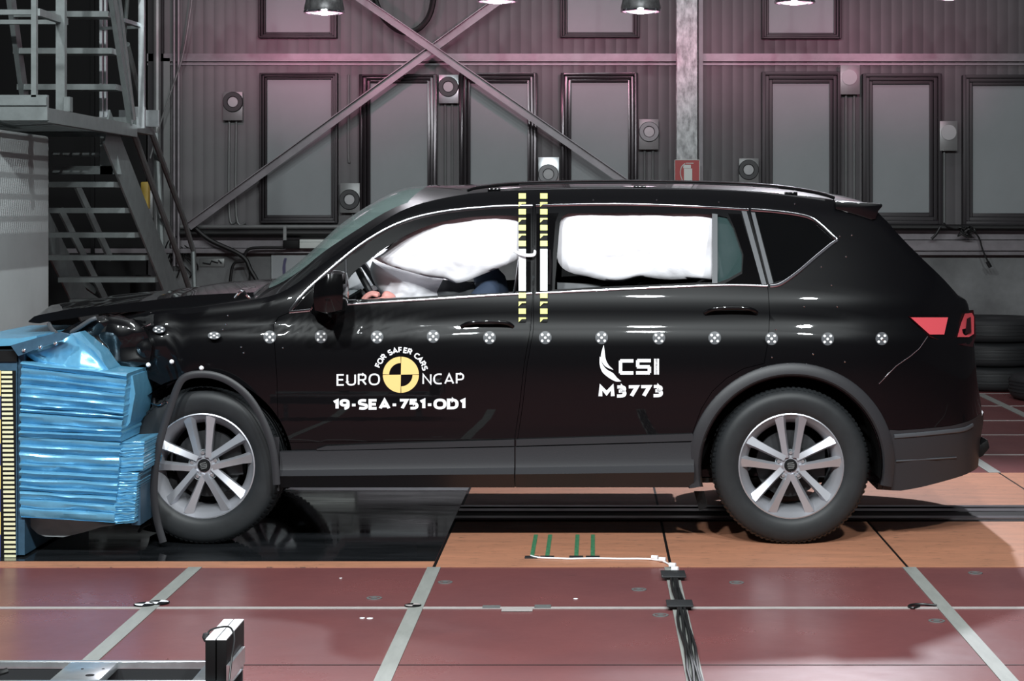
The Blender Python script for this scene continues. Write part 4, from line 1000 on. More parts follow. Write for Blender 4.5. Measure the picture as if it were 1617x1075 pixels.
# front arch trim torn loose and draped over the wheel
pts = [(258, 856), (248, 820), (243, 775), (247, 725), (257, 680), (270, 640), (280, 612), (290, 597), (308, 591), (335, 592), (362, 602), (388, 622), (408, 650), (424, 685), (433, 720), (437, 765)]
MB().tube([P(a, b, 8.43) for a, b in mid(pts, 5)], .017, 10, flat=(.5, 1)).build('wheel_arch_trim', M['plast'], car, label='torn dark wheel arch trim draped over the front wheel')
# dark gap plates by the front arch
skin_patch([(425, 690), (441, 690), (441, 775), (432, 775)], 'arch_end_piece', 'plast', body_o, off=-.006)
def sillprof(px0, px1, ytop0, ytop1, name, parent):
    prof = [(0, .004), (.004, -.018), (.07, -.014), (.10, -.020), (.122, -.040), (.128, -.046), (.134, -.040), (.20, .020), (.205, .08)]   # (drop from top, y offset to 8.47)
    vs = []; fs = []; n = 20; m_ = len(prof)
    for i in range(n+1):
        u = i/n; px = px0+(px1-px0)*u; zt = P(px, ytop0+(ytop1-ytop0)*u, 8.46).z; zb = P(px, 773, 8.47).z; s_ = (zt-zb)/.205
        x = (px-VX)*8.46/F
        for d, yo in prof: vs.append(Vector((x, 8.472+yo+.016, zt-d*s_)))
    for i in range(n):
        for j in range(m_-1): fs.append((i*m_+j, i*m_+j+1, (i+1)*m_+j+1, (i+1)*m_+j))
    fs.append(tuple(range(m_))); fs.append(tuple(n*m_+j for j in range(m_-1, -1, -1)))
    return MB().add(vs, fs).build(name, M['plast'], parent, ang=20)
sillprof(441, 812, 713, 705, 'sill_trim', body_o); sillprof(814, 1096, 705, 697, 'sill_trim', body_o)
skin_patch([(500, 709), (515, 704.5), (600, 701), (812, 694), (812, 704), (500, 711)], 'door_strip', 'plast', df, off=-.014, th=.014)
skin_patch([(815, 694), (1094, 685), (1095, 696), (815, 704)], 'door_strip', 'plast', dr, off=-.014, th=.014)
MB().tube([wp(a, b, -.002) for a, b in mid([(1412, 689), (1450, 686), (1490, 682), (1522, 678), (1536, 671)], 4)], .010, 8, flat=(.5, 1)).build('bumper_strip', M['plast2'], bo)
MB().tube([wp(a, b, -.004) for a, b in ((1415, 728), (1480, 724), (1510, 722))], .004, 6).build('bumper_crease', M['plast2'], bo)
MB().prism([(lambda q: (q.x, q.z))(P(a, b, 9.0)) for a, b in ((1520, 712), (1553, 690), (1556, 703), (1545, 716), (1500, 736))], 8.9, 9.9).build('tow_cover', M['black'], bo, bevel=.005)

# tail lamp
skin_patch([(1434, 499), (1480, 497), (1522, 491), (1537, 489), (1540, 505), (1541, 530), (1536, 548), (1520, 545), (1470, 533)], 'tail_lamp', 'redd', body_o, off=-.006)
tl = bpy.data.objects['tail_lamp']
skin_patch([(1438, 501), (1497, 501), (1491, 528), (1468, 528)], 'lamp_lens', 'red', tl, off=-.009, th=.006, label='bright red triangular lens')
skin_patch([(1524, 495), (1535, 494), (1538, 500), (1538, 527), (1530, 532), (1512, 532), (1518, 510)], 'lamp_lens', 'red', tl, off=-.010, th=.006, label='bright red outer lens')
skin_patch([(1527, 503), (1533, 500), (1534, 525), (1524, 527)], 'lamp_insert', 'redd', tl, off=-.013, th=.004)

# door handles
for px, py, pr in ((772, 512, df), (1157, 490, dr)):
    a = [wp(px-44, py+4, -.005), wp(px-30, py-2, -.03), wp(px, py-4, -.036), wp(px+28, py-2, -.03), wp(px+38, py+4, -.005)]
    MB().tube(smoothpath(a, 6), .0095, 10, flat=(.7, 1)).build('door_handle', M['paint'], pr)
# mirror
mc = P(523, 462, 8.30)
bm = bmesh.new(); bmesh.ops.create_cube(bm, size=2); bmesh.ops.subdivide_edges(bm, edges=bm.edges, cuts=9, use_grid_fill=True)
for v in bm.verts:
    q = v.co.copy(); u = q.normalized()*1.32; f = .45; q = q.lerp(u, f)
    x, y, z = q
    tp = 1-.30*max(0, -x)*(.5 if z < 0 else 1.2)
    v.co = Vector((mc.x+x*.066, mc.y+y*.095, mc.z+z*.085*tp+(.008*x)))
me = bpy.data.meshes.new('door_mirror'); bm.to_mesh(me); bm.free()
mir = link('door_mirror', me, M['gloss'], df, 40)
MB().tube([P(505, 484, 8.36), P(500, 490, 8.44), P(505, 494, 8.50)], [.035, .03, .03], 10, flat=(1, .7)).build('mirror_foot', M['gloss'], mir)
skin_patch([(464, 489), (480, 470), (503, 449), (503, 486)], 'mirror_sail', 'gloss', df)
skin_patch([(504, 447), (547, 412), (548, 474), (504, 480)], 'quarter_panel', 'gloss', df, off=.01)
skin_tube([(546, 410), (546.5, 440), (547, 476)], .006, 'window_divider', 'plast', df)

# ---------------- wheels
def wheel(cx, cz, cy, yaw, name_label, rot=0, full=True):
    c = Vector((cx, cy, cz)); Ro = .351
    R0 = Matrix.Translation(c) @ Matrix.Rotation(yaw, 4, 'Z') @ Matrix.Rotation(rot, 4, 'Y')
    def fin(mb, name, m, parent=None, ang=32):
        me = mb.mesh(name); me.transform(R0); return link(name, me, M[m], parent or car, ang)
    # rim barrel and lip
    mb = MB()
    mb.lathe([(.237, .004), (.237, -.008), (.232, -.010), (.228, -.004), (.214, .012), (.198, .030), (.191, .05), (.191, .19), (.225, .20), (.225, .205), (.205, .10), (.222, .03), (.237, .004)], (0, 0, 0), 'Y', 72)
    mb.lathe([(.0005, .018), (.045, .018), (.062, .022), (.066, .045), (.0005, .045)], (0, 0, 0), 'Y', 40)
    for k in range(5):
        ac = PI/2+k*2*PI/5
        for s_ in (-1, 1):
            a0 = ac+s_*math.radians(30); a1 = ac+s_*math.radians(12.5)
            p0 = Vector((math.cos(a0)*.040, 0, math.sin(a0)*.040)); p1 = Vector((math.cos(a1)*.226, 0, math.sin(a1)*.226))
            d = (p1-p0).normalized(); w = Vector((-d.z, 0, d.x)); rows = []
            for t, hw, yr, ye in ((0, .017, .008, .024), (.35, .0175, .002, .026), (.75, .021, -.004, .024), (1, .028, -.008, .022)):
                p = p0+(p1-p0)*t; rg = .35*s_
                rows.append([p-w*hw+Vector((0, ye, 0)), p-w*hw*.95+Vector((0, ye-(.006 if s_ > 0 else .016), 0)), p+w*hw*rg*-1.4+Vector((0, yr, 0)), p+w*hw*.95+Vector((0, ye-(.016 if s_ > 0 else .006), 0)), p+w*hw+Vector((0, ye, 0)), p+w*hw*.8+Vector((0, ye+.022, 0)), p-w*hw*.8+Vector((0, ye+.022, 0))])
            vs = [v for r in rows for v in r]; fs = []
            for i in range(3):
                for j in range(7): fs.append((i*7+j, i*7+(j+1) % 7, (i+1)*7+(j+1) % 7, (i+1)*7+j))
            fs += [tuple(range(7)), tuple(21+j for j in range(6, -1, -1))]
            mb.add(vs, fs)
    w_ = fin(mb, 'wheel', 'alloy')
    # tyre
    pr = [(.232, .0), (.240, -.010), (.262, -.020), (.300, -.024), (.325, -.018), (.340, -.004), (.348, .012), (.351, .03), (.351, .055), (.343, .057), (.343, .063), (.351, .065), (.352, .095), (.344, .097), (.344, .103), (.352, .105),
          (.351, .135), (.343, .137), (.343, .143), (.351, .145), (.349, .17), (.340, .195), (.325, .208), (.300, .214), (.262, .21), (.235, .195), (.215, .18), (.215, .02)]
    mb = MB().lathe(pr, (0, 0, 0), 'Y', 120, close=True)
    vs = mb.v
    fin(mb, 'tyre', 'rubber', w_, 40)
    mb = MB()
    for k in range(90):
        a = 2*PI*k/90
        for y0, y1 in ((-.006, .035), (.16, .20)):
            if y0 < 0: rr0, rr1 = .342, .3535
            else: rr0, rr1 = .343, .352
            ca, sa = math.cos(a), math.sin(a); t = Vector((-sa, 0, ca))*.0065
            A = Vector((ca*rr0, y0 if y0 < 0 else y1, sa*rr0)); B = Vector((ca*rr1, y0+.022 if y0 < 0 else y1-.022, sa*rr1)); D = Vector((ca*.3535, y1 if y0 < 0 else y0, sa*.3535)); E = Vector((ca*.338, D.y, sa*.338))
            mb.add([A-t, B-t, D-t, E-t, A+t, B+t, D+t, E+t], [(0, 1, 2, 3), (7, 6, 5, 4), (0, 4, 5, 1), (1, 5, 6, 2), (2, 6, 7, 3), (3, 7, 4, 0)])
    fin(mb, 'tread_blocks', 'rubber', w_)
    if not full: return w_
    mb = MB()
    mb.lathe([(.0005, .008), (.012, .009), (.0265, .010), (.029, .014), (.029, .02)], (0, 0, 0), 'Y', 32); hc = fin(mb, 'hub_cap', 'black', w_)
    mb = MB()   # stylised S of slanted bars
    for (x0, z0, x1, z1) in ((-.014, .010, .012, .014), (-.014, .002, .016, .006), (-.015, -.006, .014, -.002), (-.012, -.014, .013, -.010)):
        mb.bar((x0, .0075, (z0+z1)/2-.002), (x1, .0075, (z0+z1)/2+.002), .004, .0038)
    mb.bar((-.014, .0075, .009), (-.013, .0075, .003), .004, .004); mb.bar((.014, .0075, .001), (.013, .0075, -.007), .004, .004)
    fin(mb, 'emblem', 'plate', w_)
    for k in range(5):
        a = PI/2+k*2*PI/5; p = (math.cos(a)*.057, 0, math.sin(a)*.057)
        fin(MB().lathe([(.0005, .012), (.008, .012), (.010, .018), (.0105, .03)], p, 'Y', 6).lathe([(.012, .021), (.0155, .018), (.0165, .024)], p, 'Y', 20), 'lug_nut', 'bright', w_)
    fin(MB().lathe([(.0005, .075), (.05, .075), (.06, .088), (.150, .088), (.152, .105), (.0005, .105)], (0, 0, 0), 'Y', 48), 'brake_disc', 'ring', w_)
    fin(MB().box(.06, .16, .07, .13, -.06, .07), 'brake_caliper', 'ring', w_)
    return w_
wheel(RWx, RWz+.001, 8.50+.024, 0, '')
wheel(FWx, FWz+.001, 8.50+.024, math.radians(-3), '', rot=math.radians(-5))
wheel(RWx, RWz+.001, 2*CY-8.52, PI, '', full=False)
wheel(FWx, FWz+.001, 2*CY-8.52, PI, '', full=False)
# wheel-house liners
for X, Z in ((RWx, RWz), (FWx, FWz)):
    for s_ in (0, 1):
        y0, y1, y2 = (8.505, 8.80, 8.835) if s_ == 0 else (2*CY-8.505, 2*CY-8.80, 2*CY-8.835)
        mb = MB(); vs = []; n = 40
        for k in range(n+1):
            a = math.radians(-8+196*k/n)
            for r_, y in ((.402, y0), (.402, y1), (.30, y1+.001), (.0005, y1+.001)): vs.append(Vector((X+r_*math.cos(a), y, max(.26, Z+r_*math.sin(a)))))
        mb.add(vs, [(4*k+j, 4*k+j+1, 4*k+5+j, 4*k+4+j) for k in range(n) for j in range(3)])
        mb.build('wheel_house_liner', M['liner'], body_o)
# underbody
MB().box(-1.3, 1.2, CY-.55, CY+.55, .235, .258).build('underbody', M['dark'], car)
MB().tube([(-.9, CY+.2, .22), (1.0, CY+.2, .22), (1.6, CY+.3, .24)], .03, 10).build('exhaust', M['plate'], car)
skin_patch([(1096, 776), (1112, 776), (1118, 800), (1104, 806)], 'mud_flap', 'black', car, off=.08, th=.02)

# ---------------- decals
def earc(cx, cy, rx, ry, a0, a1, n=10, pw=.8):
    out = []
    for k in range(n+1):
        a = math.radians(a0+(a1-a0)*k/n); c_, s_ = math.cos(a), math.sin(a)
        out.append((cx+rx*math.copysign(abs(c_)**pw, c_), cy+ry*math.copysign(abs(s_)**pw, s_)))
    return out
G = {
 'E': (.50, [[(.50, 1), (0, 1), (0, 0), (.50, 0)], [(0, .51), (.45, .51)]]),
 'U': (.62, [[(0, 1), (0, .32)]+earc(.31, .32, .31, .32, 180, 360)+[(.62, 1)]]),
 'R': (.58, [[(0, 0), (0, 1), (.28, 1)]+earc(.28, .73, .27, .27, 90, -90, 8)+[(0, .46)], [(.28, .46), (.58, 0)]]),
 'O': (.76, [earc(.38, .5, .38, .5, 90, 450, 28)]),
 'N': (.62, [[(0, 0), (0, 1), (.62, 0), (.62, 1)]]),
 'C': (.62, [[(.62, .97)]+earc(.42, .5, .42, .5, 80, 280, 18)+[(.62, .03)]]),
 'A': (.68, [[(0, 0), (.34, 1), (.68, 0)], [(.11, .28), (.57, .28)]]),
 'P': (.55, [[(0, 0), (0, 1), (.26, 1)]+earc(.26, .70, .29, .30, 90, -90, 8)+[(0, .40)]]),
 'S': (.56, [[(.53, .97)]+earc(.29, .74, .27, .26, 80, 215, 9)+earc(.27, .26, .29, .26, 35, -100, 9)+[(.0, .04)]]),
 'D': (.66, [[(0, 0), (0, 1), (.26, 1)]+earc(.26, .5, .40, .5, 90, -90, 14)+[(0, 0)]]),
 'M': (.82, [[(0, 0), (.04, 1), (.41, .32), (.78, 1), (.82, 0)]]),
 'F': (.48, [[(.48, 1), (0, 1), (0, 0)], [(0, .5), (.42, .5)]]),
 '1': (.28, [[(0, .80), (.25, .98), (.25, 0)]]),
 '3': (.50, [[(.02, 1), (.24, 1)]+earc(.24, .77, .24, .23, 90, -90, 8)+[(.12, .54)], [(.22, .54)]+earc(.23, .27, .27, .27, 90, -90, 8)+[(0, 0)]]),
 '5': (.50, [[(.48, 1), (.07, 1), (.05, .60), (.22, .60)]+earc(.22, .30, .28, .30, 90, -90, 9)+[(0, .0)]]),
 '7': (.54, [[(0, 1), (.54, 1), (.18, 0)]]),
 '9': (.56, [earc(.27, .70, .27, .30, 90, 450, 20), [(.54, .70), (.54, .40)]+earc(.16, .38, .38, .38, 0, -80, 7)]),
 '-': (.28, [[(0, .42), (.28, .42)]]),
}
def text_mesh(s, bold=0, spacing=1.0):
    """letters as mitred thick strokes; bold = stroke width in cap heights"""
    w = bold or .15; x = 0; vs = []; fs = []
    for ch in s:
        gw, strokes_ = G[ch]
        for ln in strokes_:
            pts = [Vector((x+a*(1-.0), b*(1-w)+w/2)) for a, b in ln]; closed = (pts[0]-pts[-1]).length < 1e-4
            if closed: pts = pts[:-1]
            n = len(pts); L = []
            for i in range(n):
                p0 = pts[i-1] if (i > 0 or closed) else None; p2 = pts[(i+1) % n] if (i < n-1 or closed) else None
                d1 = (pts[i]-p0).normalized() if p0 is not None else None; d2 = (p2-pts[i]).normalized() if p2 is not None else None
                if d1 is None: nn = Vector((-d2.y, d2.x)); k = 1
                elif d2 is None: nn = Vector((-d1.y, d1.x)); k = 1
                else:
                    n1 = Vector((-d1.y, d1.x)); n2 = Vector((-d2.y, d2.x)); nn = (n1+n2)
                    nn = nn.normalized() if nn.length > 1e-4 else n1; k = 1/max(.45, nn.dot(n1))
                L.append((pts[i]+nn*w/2*k, pts[i]-nn*w/2*k))
            base = len(vs)
            for p, q in L: vs += [(p.x, p.y, 0), (q.x, q.y, 0)]
            for i in range(n if closed else n-1): j = (i+1) % n; fs.append((base+2*i, base+2*i+1, base+2*j+1, base+2*j))
        x += gw+w+.14*spacing
    me = bpy.data.meshes.new('t'); me.from_pydata(vs, [], fs); return me
def decal_from(me2d, fn, name, m, parent, off=-.0015, label=None):
    for v in me2d.vertices:
        a, b = fn(v.co.x, v.co.y); v.co = wp(a, b, off)
    return link(name, me2d, M[m], parent, smooth=False, label=label)
def text_box(s, x0, y0, x1, y1, parent, bold=.0, m='white', spacing=1.0, tilt=0, label=None):
    me = text_mesh(s, bold, spacing); xs = [v.co.x for v in me.vertices]; ys = [v.co.y for v in me.vertices]
    X0, X1, Y0, Y1 = min(xs), max(xs), min(ys), max(ys)
    return decal_from(me, lambda x, y: (x0+(x1-x0)*(x-X0)/(X1-X0), y1-(y1-y0)*(y-Y0)/(Y1-Y0)+tilt*(x-X0)/(X1-X0)), 'lettering', m, parent, label=label)
text_box('EURO', 531.5, 589, 600, 609, df, .135, tilt=-1, label='white lettering EURO')
text_box('NCAP', 667, 588.5, 733, 608.5, df, .135, tilt=-1, label='white lettering NCAP')
text_box('19-SEA-751-OD1', 526, 627.5, 735, 647, df, .25, tilt=-1, spacing=.25, label='white lettering 19-SEA-751-OD1')
text_box('M3773', 945, 605.5, 1047, 628, dr, .26, tilt=-1, spacing=.15, label='white lettering M3773')
cx, cy = 633, 591.5
word = 'FOR SAFER CARS'
ang = [158, 146.5, 134, 0, 115.5, 103.5, 92, 80, 69, 0, 50.5, 38.5, 26.5, 15]
arc = MB()
letters = []
for ch, a in zip(word, ang):
    if ch == ' ': continue
    me = text_mesh(ch, .22); xs = [v.co.x for v in me.vertices]; xm_ = (min(xs)+max(xs))/2
    r0 = 34.5; sc = 9.2; th_ = math.radians(a)
    ux, uy = math.cos(th_), -math.sin(th_); tx, ty = math.sin(th_), math.cos(th_)
    off_ = len(arc.v)
    for v in me.vertices:
        lx, ly = (v.co.x-xm_)*sc, v.co.y*sc
        arc.v.append(wp(cx+ux*(r0+ly)+tx*lx, cy+uy*(r0+ly)+ty*lx, -.0015))
    for p in me.polygons: arc.f.append(tuple(i+off_ for i in p.vertices)); arc.mi.append(0)
me = bpy.data.meshes.new('arc'); me.from_pydata([tuple(v) for v in arc.v], [], arc.f); link('lettering', me, M['white'], df, smooth=False, label='white arched lettering FOR SAFER CARS')
# quartered disc: yellow with black inner quarters
def sector(r0, r1, a0, a1, name, m, off):
    vs = []; fs = []; n = 16
    for k in range(n+1):
        a = math.radians(a0+(a1-a0)*k/n)
        for r in (r0, r1): vs.append(wp(cx+r*math.cos(a), cy-r*math.sin(a), off))
    for k in range(n): fs.append((2*k, 2*k+1, 2*k+3, 2*k+2))
    return MB().add(vs, fs).build(name, M[m], df)
g_ = 1.2
sector(.2, 28.5, 0+g_, 90-g_, 'emblem_quarter', 'yellow', -.0015)
sector(.2, 28.5, 180+g_, 270-g_, 'emblem_quarter', 'yellow', -.0015)
sector(18.5, 28.5, 90+g_, 180-g_, 'emblem_quarter', 'yellow', -.0015)
sector(18.5, 28.5, 270+g_, 360-g_, 'emblem_quarter', 'yellow', -.0015)
# logo: swoosh and squared letters
def dpoly(poly, name, m, parent): return skin_patch(poly, name, m, parent, off=-.0018, th=.0012)
sw1 = mid([(953, 545), (949, 560), (950.5, 571), (957, 579), (968.5, 584)], 5)+mid([(967, 582), (961, 576), (956.5, 567), (955, 556), (953.5, 545)], 5)
dpoly(sw1, 'logo_swoosh', 'white', dr)
sw2 = mid([(947, 563), (947, 575), (951, 587), (961, 596), (972, 602), (981, 602)], 5)+mid([(974, 596), (968, 589), (958, 583), (951, 574), (948.5, 562)], 5)[:-1]
dpoly(sw2, 'logo_swoosh', 'white', dr)
def strokes(segs, w=5.4):
    mb = MB()
    for (x0, y0, x1, y1) in segs:
        h = w/2
        q = [(min(x0, x1)-h, min(y0, y1)-h), (max(x0, x1)+h, min(y0, y1)-h), (max(x0, x1)+h, max(y0, y1)+h), (min(x0, x1)-h, max(y0, y1)+h)]
        mb.add([wp(a, b, -.0018) for a, b in q], [(0, 1, 2, 3)])
    return mb
strokes([(982, 569.6, 997.5, 569.6), (979.9, 572, 979.9, 586.5), (982, 588.9, 997.5, 588.9),
         (1009, 569.2, 1025, 569.2), (1007, 571.5, 1007, 576.5), (1008.5, 579, 1023.5, 579), (1025.4, 581.5, 1025.4, 586), (1007, 588.7, 1023.5, 588.7),
         (1035.5, 569, 1035.5, 588.6), (1038, 569, 1038, 588.6)]).build('lettering', M['white'], dr, label='white square lettering CSI')

# retro-reflective targets along the side
tx_ = [(251, 520, body_o), (338, 529.5, body_o), (426, 532, body_o), (507, 531.5, df), (595.5, 532, df), (684, 531, df), (773, 533, df), (861, 533, dr), (950, 533, dr), (1040.5, 533.5, dr), (1128.5, 533.5, dr), (1218.5, 534.5, body_o), (1307, 535, body_o), (1392.5, 534.5, body_o)]
for i, (a, b, pr) in enumerate(tx_):
    off = -.0025 if i > 1 else -.03
    ra, rb_ = (10, 10.3) if i > 1 else (10, 6)
    vs = [wp(a, b, off)]+[wp(a+ra*math.cos(k*PI/12), b+rb_*math.sin(k*PI/12), off) for k in range(24)]
    d_ = MB().add(vs, [(0, k+1, (k+1) % 24+1) for k in range(24)]).build('target_sticker', M['discb'], pr)
    mb = MB()
    for dx, dy in ((0, 0), (-4.8, -4.6), (4.8, -4.6), (-4.8, 4.8), (4.8, 4.8)):
        s_ = rb_/10.3
        vs = [wp(a+dx, b+dy*s_, off-.001)]+[wp(a+dx+2.1*math.cos(k*PI/5), b+dy*s_+2.0*s_*math.sin(k*PI/5), off-.001) for k in range(10)]
        mb.add(vs, [(0, k+1, (k+1) % 10+1) for k in range(10)])
    if pr is body_o or True: mb.build('target_dots', M['dot'], pr)
# ball markers on the wing edge
for a, b in ((183, 583), (234, 576), (271, 571), (318, 581)):
    MB().lathe([(.0005, -.0105), (.006, -.0085), (.0105, 0), (.006, .0085), (.0005, .0105)], wp(a, b, -.06), 'Y', 16).build('ball_marker', M['white'], body_o)
# little sparkle markers
for a, b in ((937, 316), (1037, 316), (1135, 319.5), (1345, 371), (1326, 373), (1336, 405), (1297, 421), (1313, 450), (1270, 484), (1322, 484), (1225, 520), (1284, 559), (1334, 571), (1219, 564), (360, 498), (357, 512), (352, 520), (381, 548), (385, 557), (447, 549), (1394, 536), (1255, 322)):
    MB().lathe([(.0005, -.004), (.0035, -.002), (.004, 0)], wp(a, b, -.002), 'Y', 8).build('dot_marker', M['chrome'], body_o)
# measuring tapes on the B pillar
for (x0, x1, pr, lb) in ((819, 830.5, df, 'left'), (853, 864.5, dr, 'right')):
    def band(ya, yb, m, nm='measuring_tape', o_=-.009):
        n = 4; vs = []
        for k in range(n+1):
            y = ya+(yb-ya)*k/n; vs += [wp(x0, y, o_), wp(x1, y, o_)]
        return MB().add(vs, [(2*k, 2*k+1, 2*k+3, 2*k+2) for k in range(n)]).build(nm, M[m], pr)
    t_ = band(305, 508, 'black')
    mb = MB(); mb2 = MB()
    y = 305; k = 0
    while y < 505:
        h = 8.5 if k % 2 == 0 else 10.5
        if 392 < y < 450: k += 1; y += h; continue
        if k % 2 == 0: mb.add([wp(x0, y, -.0105), wp(x1, y, -.0105), wp(x1, y+h, -.0105), wp(x0, y+h, -.0105)], [(0, 1, 2, 3)])
        else:
            mb.add([wp(x0, y+1, -.0105), wp(x1, y+1, -.0105), wp(x1, y+3.5, -.0105), wp(x0+5, y+3.5, -.0105), wp(x0, y+8.5, -.0105)], [(0, 1, 2, 3, 4)])
        y += h+(1.5 if k % 2 else 4.5); k += 1
    mb.build('tape_marks', M['lime'], pr)
    mb = MB().add([wp(x0, 393, -.0106), wp(x1, 393, -.0106), wp(x1, 425, -.0106), wp(x1, 459, -.0106), wp(x0, 459, -.0106), wp(x0, 425, -.0106)], [(0, 1, 2, 5), (5, 2, 3, 4)]); mb.build('tape_glare_part', M['white'], pr)  # white stretch paints the overexposed glare on the tape
# latch bracket
MB().tube(smoothpath([wp(812, 396, -.012), wp(822, 401, -.03), wp(833, 403, -.035), wp(843, 402, -.03), wp(845, 396, -.01)], 6), .007, 8, flat=(.6, 1.1)).build('latch_bracket', M['white'], df, label='white bent latch bracket')
skin_tube([(812, 462), (816, 440), (820, 410)], .006, 'belt_anchor', 'chrome', df, off=-.004)
MB().tube([wp(868, 395, -.003), wp(869, 420, -.006), wp(867, 450, -.003)], .008, 8).build('striker', M['chrome'], dr)
# windscreen edge, wiper debris
MB().tube(smoothpath([wp(371, 470, -.0), wp(378, 462, -.02), wp(384, 459, -.01), wp(389, 466, -.02), wp(394, 471, 0)], 4), .006, 6).build('torn_edge', M['chrome'], car)
MB().tube([wp(1465, 531, -.002), wp(1452, 550, -.002), wp(1438, 562, -.002), wp(1415, 578, -.002), wp(1388, 606, -.002)], .0016, 6).build('panel_gap_edge', M['chrome'], body_o)

# ---------------- interior
def pillow(outline, Y, th, name, m, parent, n=16, seed=0, wr=.02, both=True, fr=6, pw=.5, nr=120):
    pts = resample([Vector((x, y, 0)) for x, y in outline], nr); c = sum(pts, Vector())/len(pts); vs = []; fs = []
    K = n; m_ = len(pts)
    for sg in (1, -1) if both else (1,):
        base = len(vs)
        for k in range(K+1):
            s = 1-k/K
            for p in pts:
                q = c+(p-c)*s; w = P(q.x, q.y, Y); f = max(0, 1-s*s)**pw
                d = th*f+wr*f*(noise.noise(Vector((w.x*fr+seed, w.z*fr*1.5, seed)))+.5*abs(noise.noise(Vector((w.x*fr*3+seed, w.z*fr*3, seed)))))
                w.y -= sg*d; vs.append(w)
        for k in range(K):
            for i in range(m_): fs.append((base+k*m_+i, base+k*m_+(i+1) % m_, base+(k+1)*m_+(i+1) % m_, base+(k+1)*m_+i))
    me = MB().add(vs, fs).mesh(); bm = bmesh.new(); bm.from_mesh(me); bmesh.ops.remove_doubles(bm, verts=bm.verts, dist=.0005); bmesh.ops.recalc_face_normals(bm, faces=bm.faces); bm.to_mesh(me); bm.free()
    return link(name, me, M[m], parent, 60)
YB = 8.72
fa = mid([(590, 408), (607, 398), (630, 376), (665, 354), (700, 342), (760, 335), (815, 338), (826, 370), (827, 400), (808, 414), (785, 424), (760, 434), (738, 443), (720, 447), (705, 441), (690, 439), (675, 437), (650, 430), (625, 423), (603, 415)], 3)
pillow(fa, YB, .045, 'curtain_airbag', 'bag', car, seed=1, wr=.03)
ra = mid([(880, 340), (905, 332), (980, 334), (1060, 334), (1128, 338), (1134, 390), (1132, 438), (1090, 440), (1050, 441), (1012, 437), (985, 444), (960, 444), (930, 437), (900, 430), (882, 415), (878, 380)], 3)
pillow(ra, YB, .045, 'curtain_airbag', 'bag', car, seed=5, wr=.03)
qa = mid([(1130, 345), (1150, 350), (1163, 375), (1170, 400), (1160, 420), (1145, 440), (1130, 440)], 3)
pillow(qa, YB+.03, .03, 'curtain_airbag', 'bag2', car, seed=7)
# driver airbag
da = mid([(588, 412), (605, 416), (640, 424), (690, 436), (735, 446), (738, 486), (700, 492), (650, 488), (618, 480), (600, 462), (588, 440), (584, 424)], 3)
pillow(da, 8.94, .10, 'steering_wheel_airbag', 'bag', car, seed=3, wr=.03)
pillow(mid([(546, 458), (550, 432), (575, 406), (620, 392), (655, 415), (640, 462), (590, 466)], 3), 9.78, .12, 'added_passenger_airbag', 'bag', car, seed=13, wr=.02)  # bag added to brighten the dark gap at the window's front end
pillow(mid([(700, 440), (735, 444), (752, 452), (752, 478), (700, 486), (690, 460)], 3), 8.86, .04, 'seat_belt_pad', 'plast2', car, seed=9, wr=.01)
sw = MB()
cw = P(590, 455, 9.02); nrm = Vector((.85, 0, .5)).normalized(); u = Vector((0, 1, 0)); w = nrm.cross(u)
sw.tube([cw+u*.18*math.cos(k*PI/16)+w*.18*math.sin(k*PI/16) for k in range(33)], .016, 10, caps=False)
sw.tube([cw-nrm*.02-u*.17, cw-nrm*.05, cw-nrm*.02+u*.17], .02, 8).tube([cw-nrm*.05, cw-nrm*.35], .03, 10)
sw.build('steering_wheel', M['plast'], car)
# dashboard, seats
q0, q1 = P(455, 480, 9).x, P(572, 452, 9).x
MB().prism([(q0, 1.02), (q0+.05, 1.07), (q1-.12, 1.10), (q1, 1.06), (q1+.02, .95), (q1-.05, .6), (q0, .6)], CY-.74, CY+.74).build('dashboard', M['dash'], car, bevel=.015)
def seat(X, Y, nm, w=.24):
    s = MB(); pr = [(-.25, .52), (.18, .50), (.24, .58), (.10, .66), (-.28, .66)]
    s.prism([(X+a, b) for a, b in pr], Y-w, Y+w)
    s.prism([(X+.10, .62), (X+.26, .60), (X+.40, 1.08), (X+.36, 1.15), (X+.28, 1.13), (X+.14, .80)], Y-w, Y+w)
    o = s.build(nm, M['seat'], car, bevel=.03)
    MB().prism([(X+.34, 1.19), (X+.43, 1.18), (X+.46, 1.32), (X+.42, 1.36), (X+.35, 1.34)], Y-.13, Y+.13).build('headrest', M['seat'], o, bevel=.025)
    MB().tube([(X+.36, Y-.06, 1.10), (X+.395, Y-.06, 1.2)], .007, 6).tube([(X+.36, Y+.06, 1.10), (X+.395, Y+.06, 1.2)], .007, 6).build('headrest_post', M['chrome'], o)
for X, Y in ((-.62, CY-.40), (-.62, CY+.40), (.25, CY-.42), (.25, CY+.42)): seat(X, Y, 'seat')
skin_patch([(880, 446), (960, 449), (935, 456), (880, 458)], 'door_card', 'plast2', car, off=.25, th=.02)
for px in (1025, 1070): pillow(mid([(px-22, 455), (px-15, 446), (px, 444), (px+15, 446), (px+22, 455), (px, 458), (px-22, 455)], 3), 9.2, .05, 'seat_top', 'seat', car, n=8, nr=40)
# luggage-room light patch seen through the far glass is the hall itself

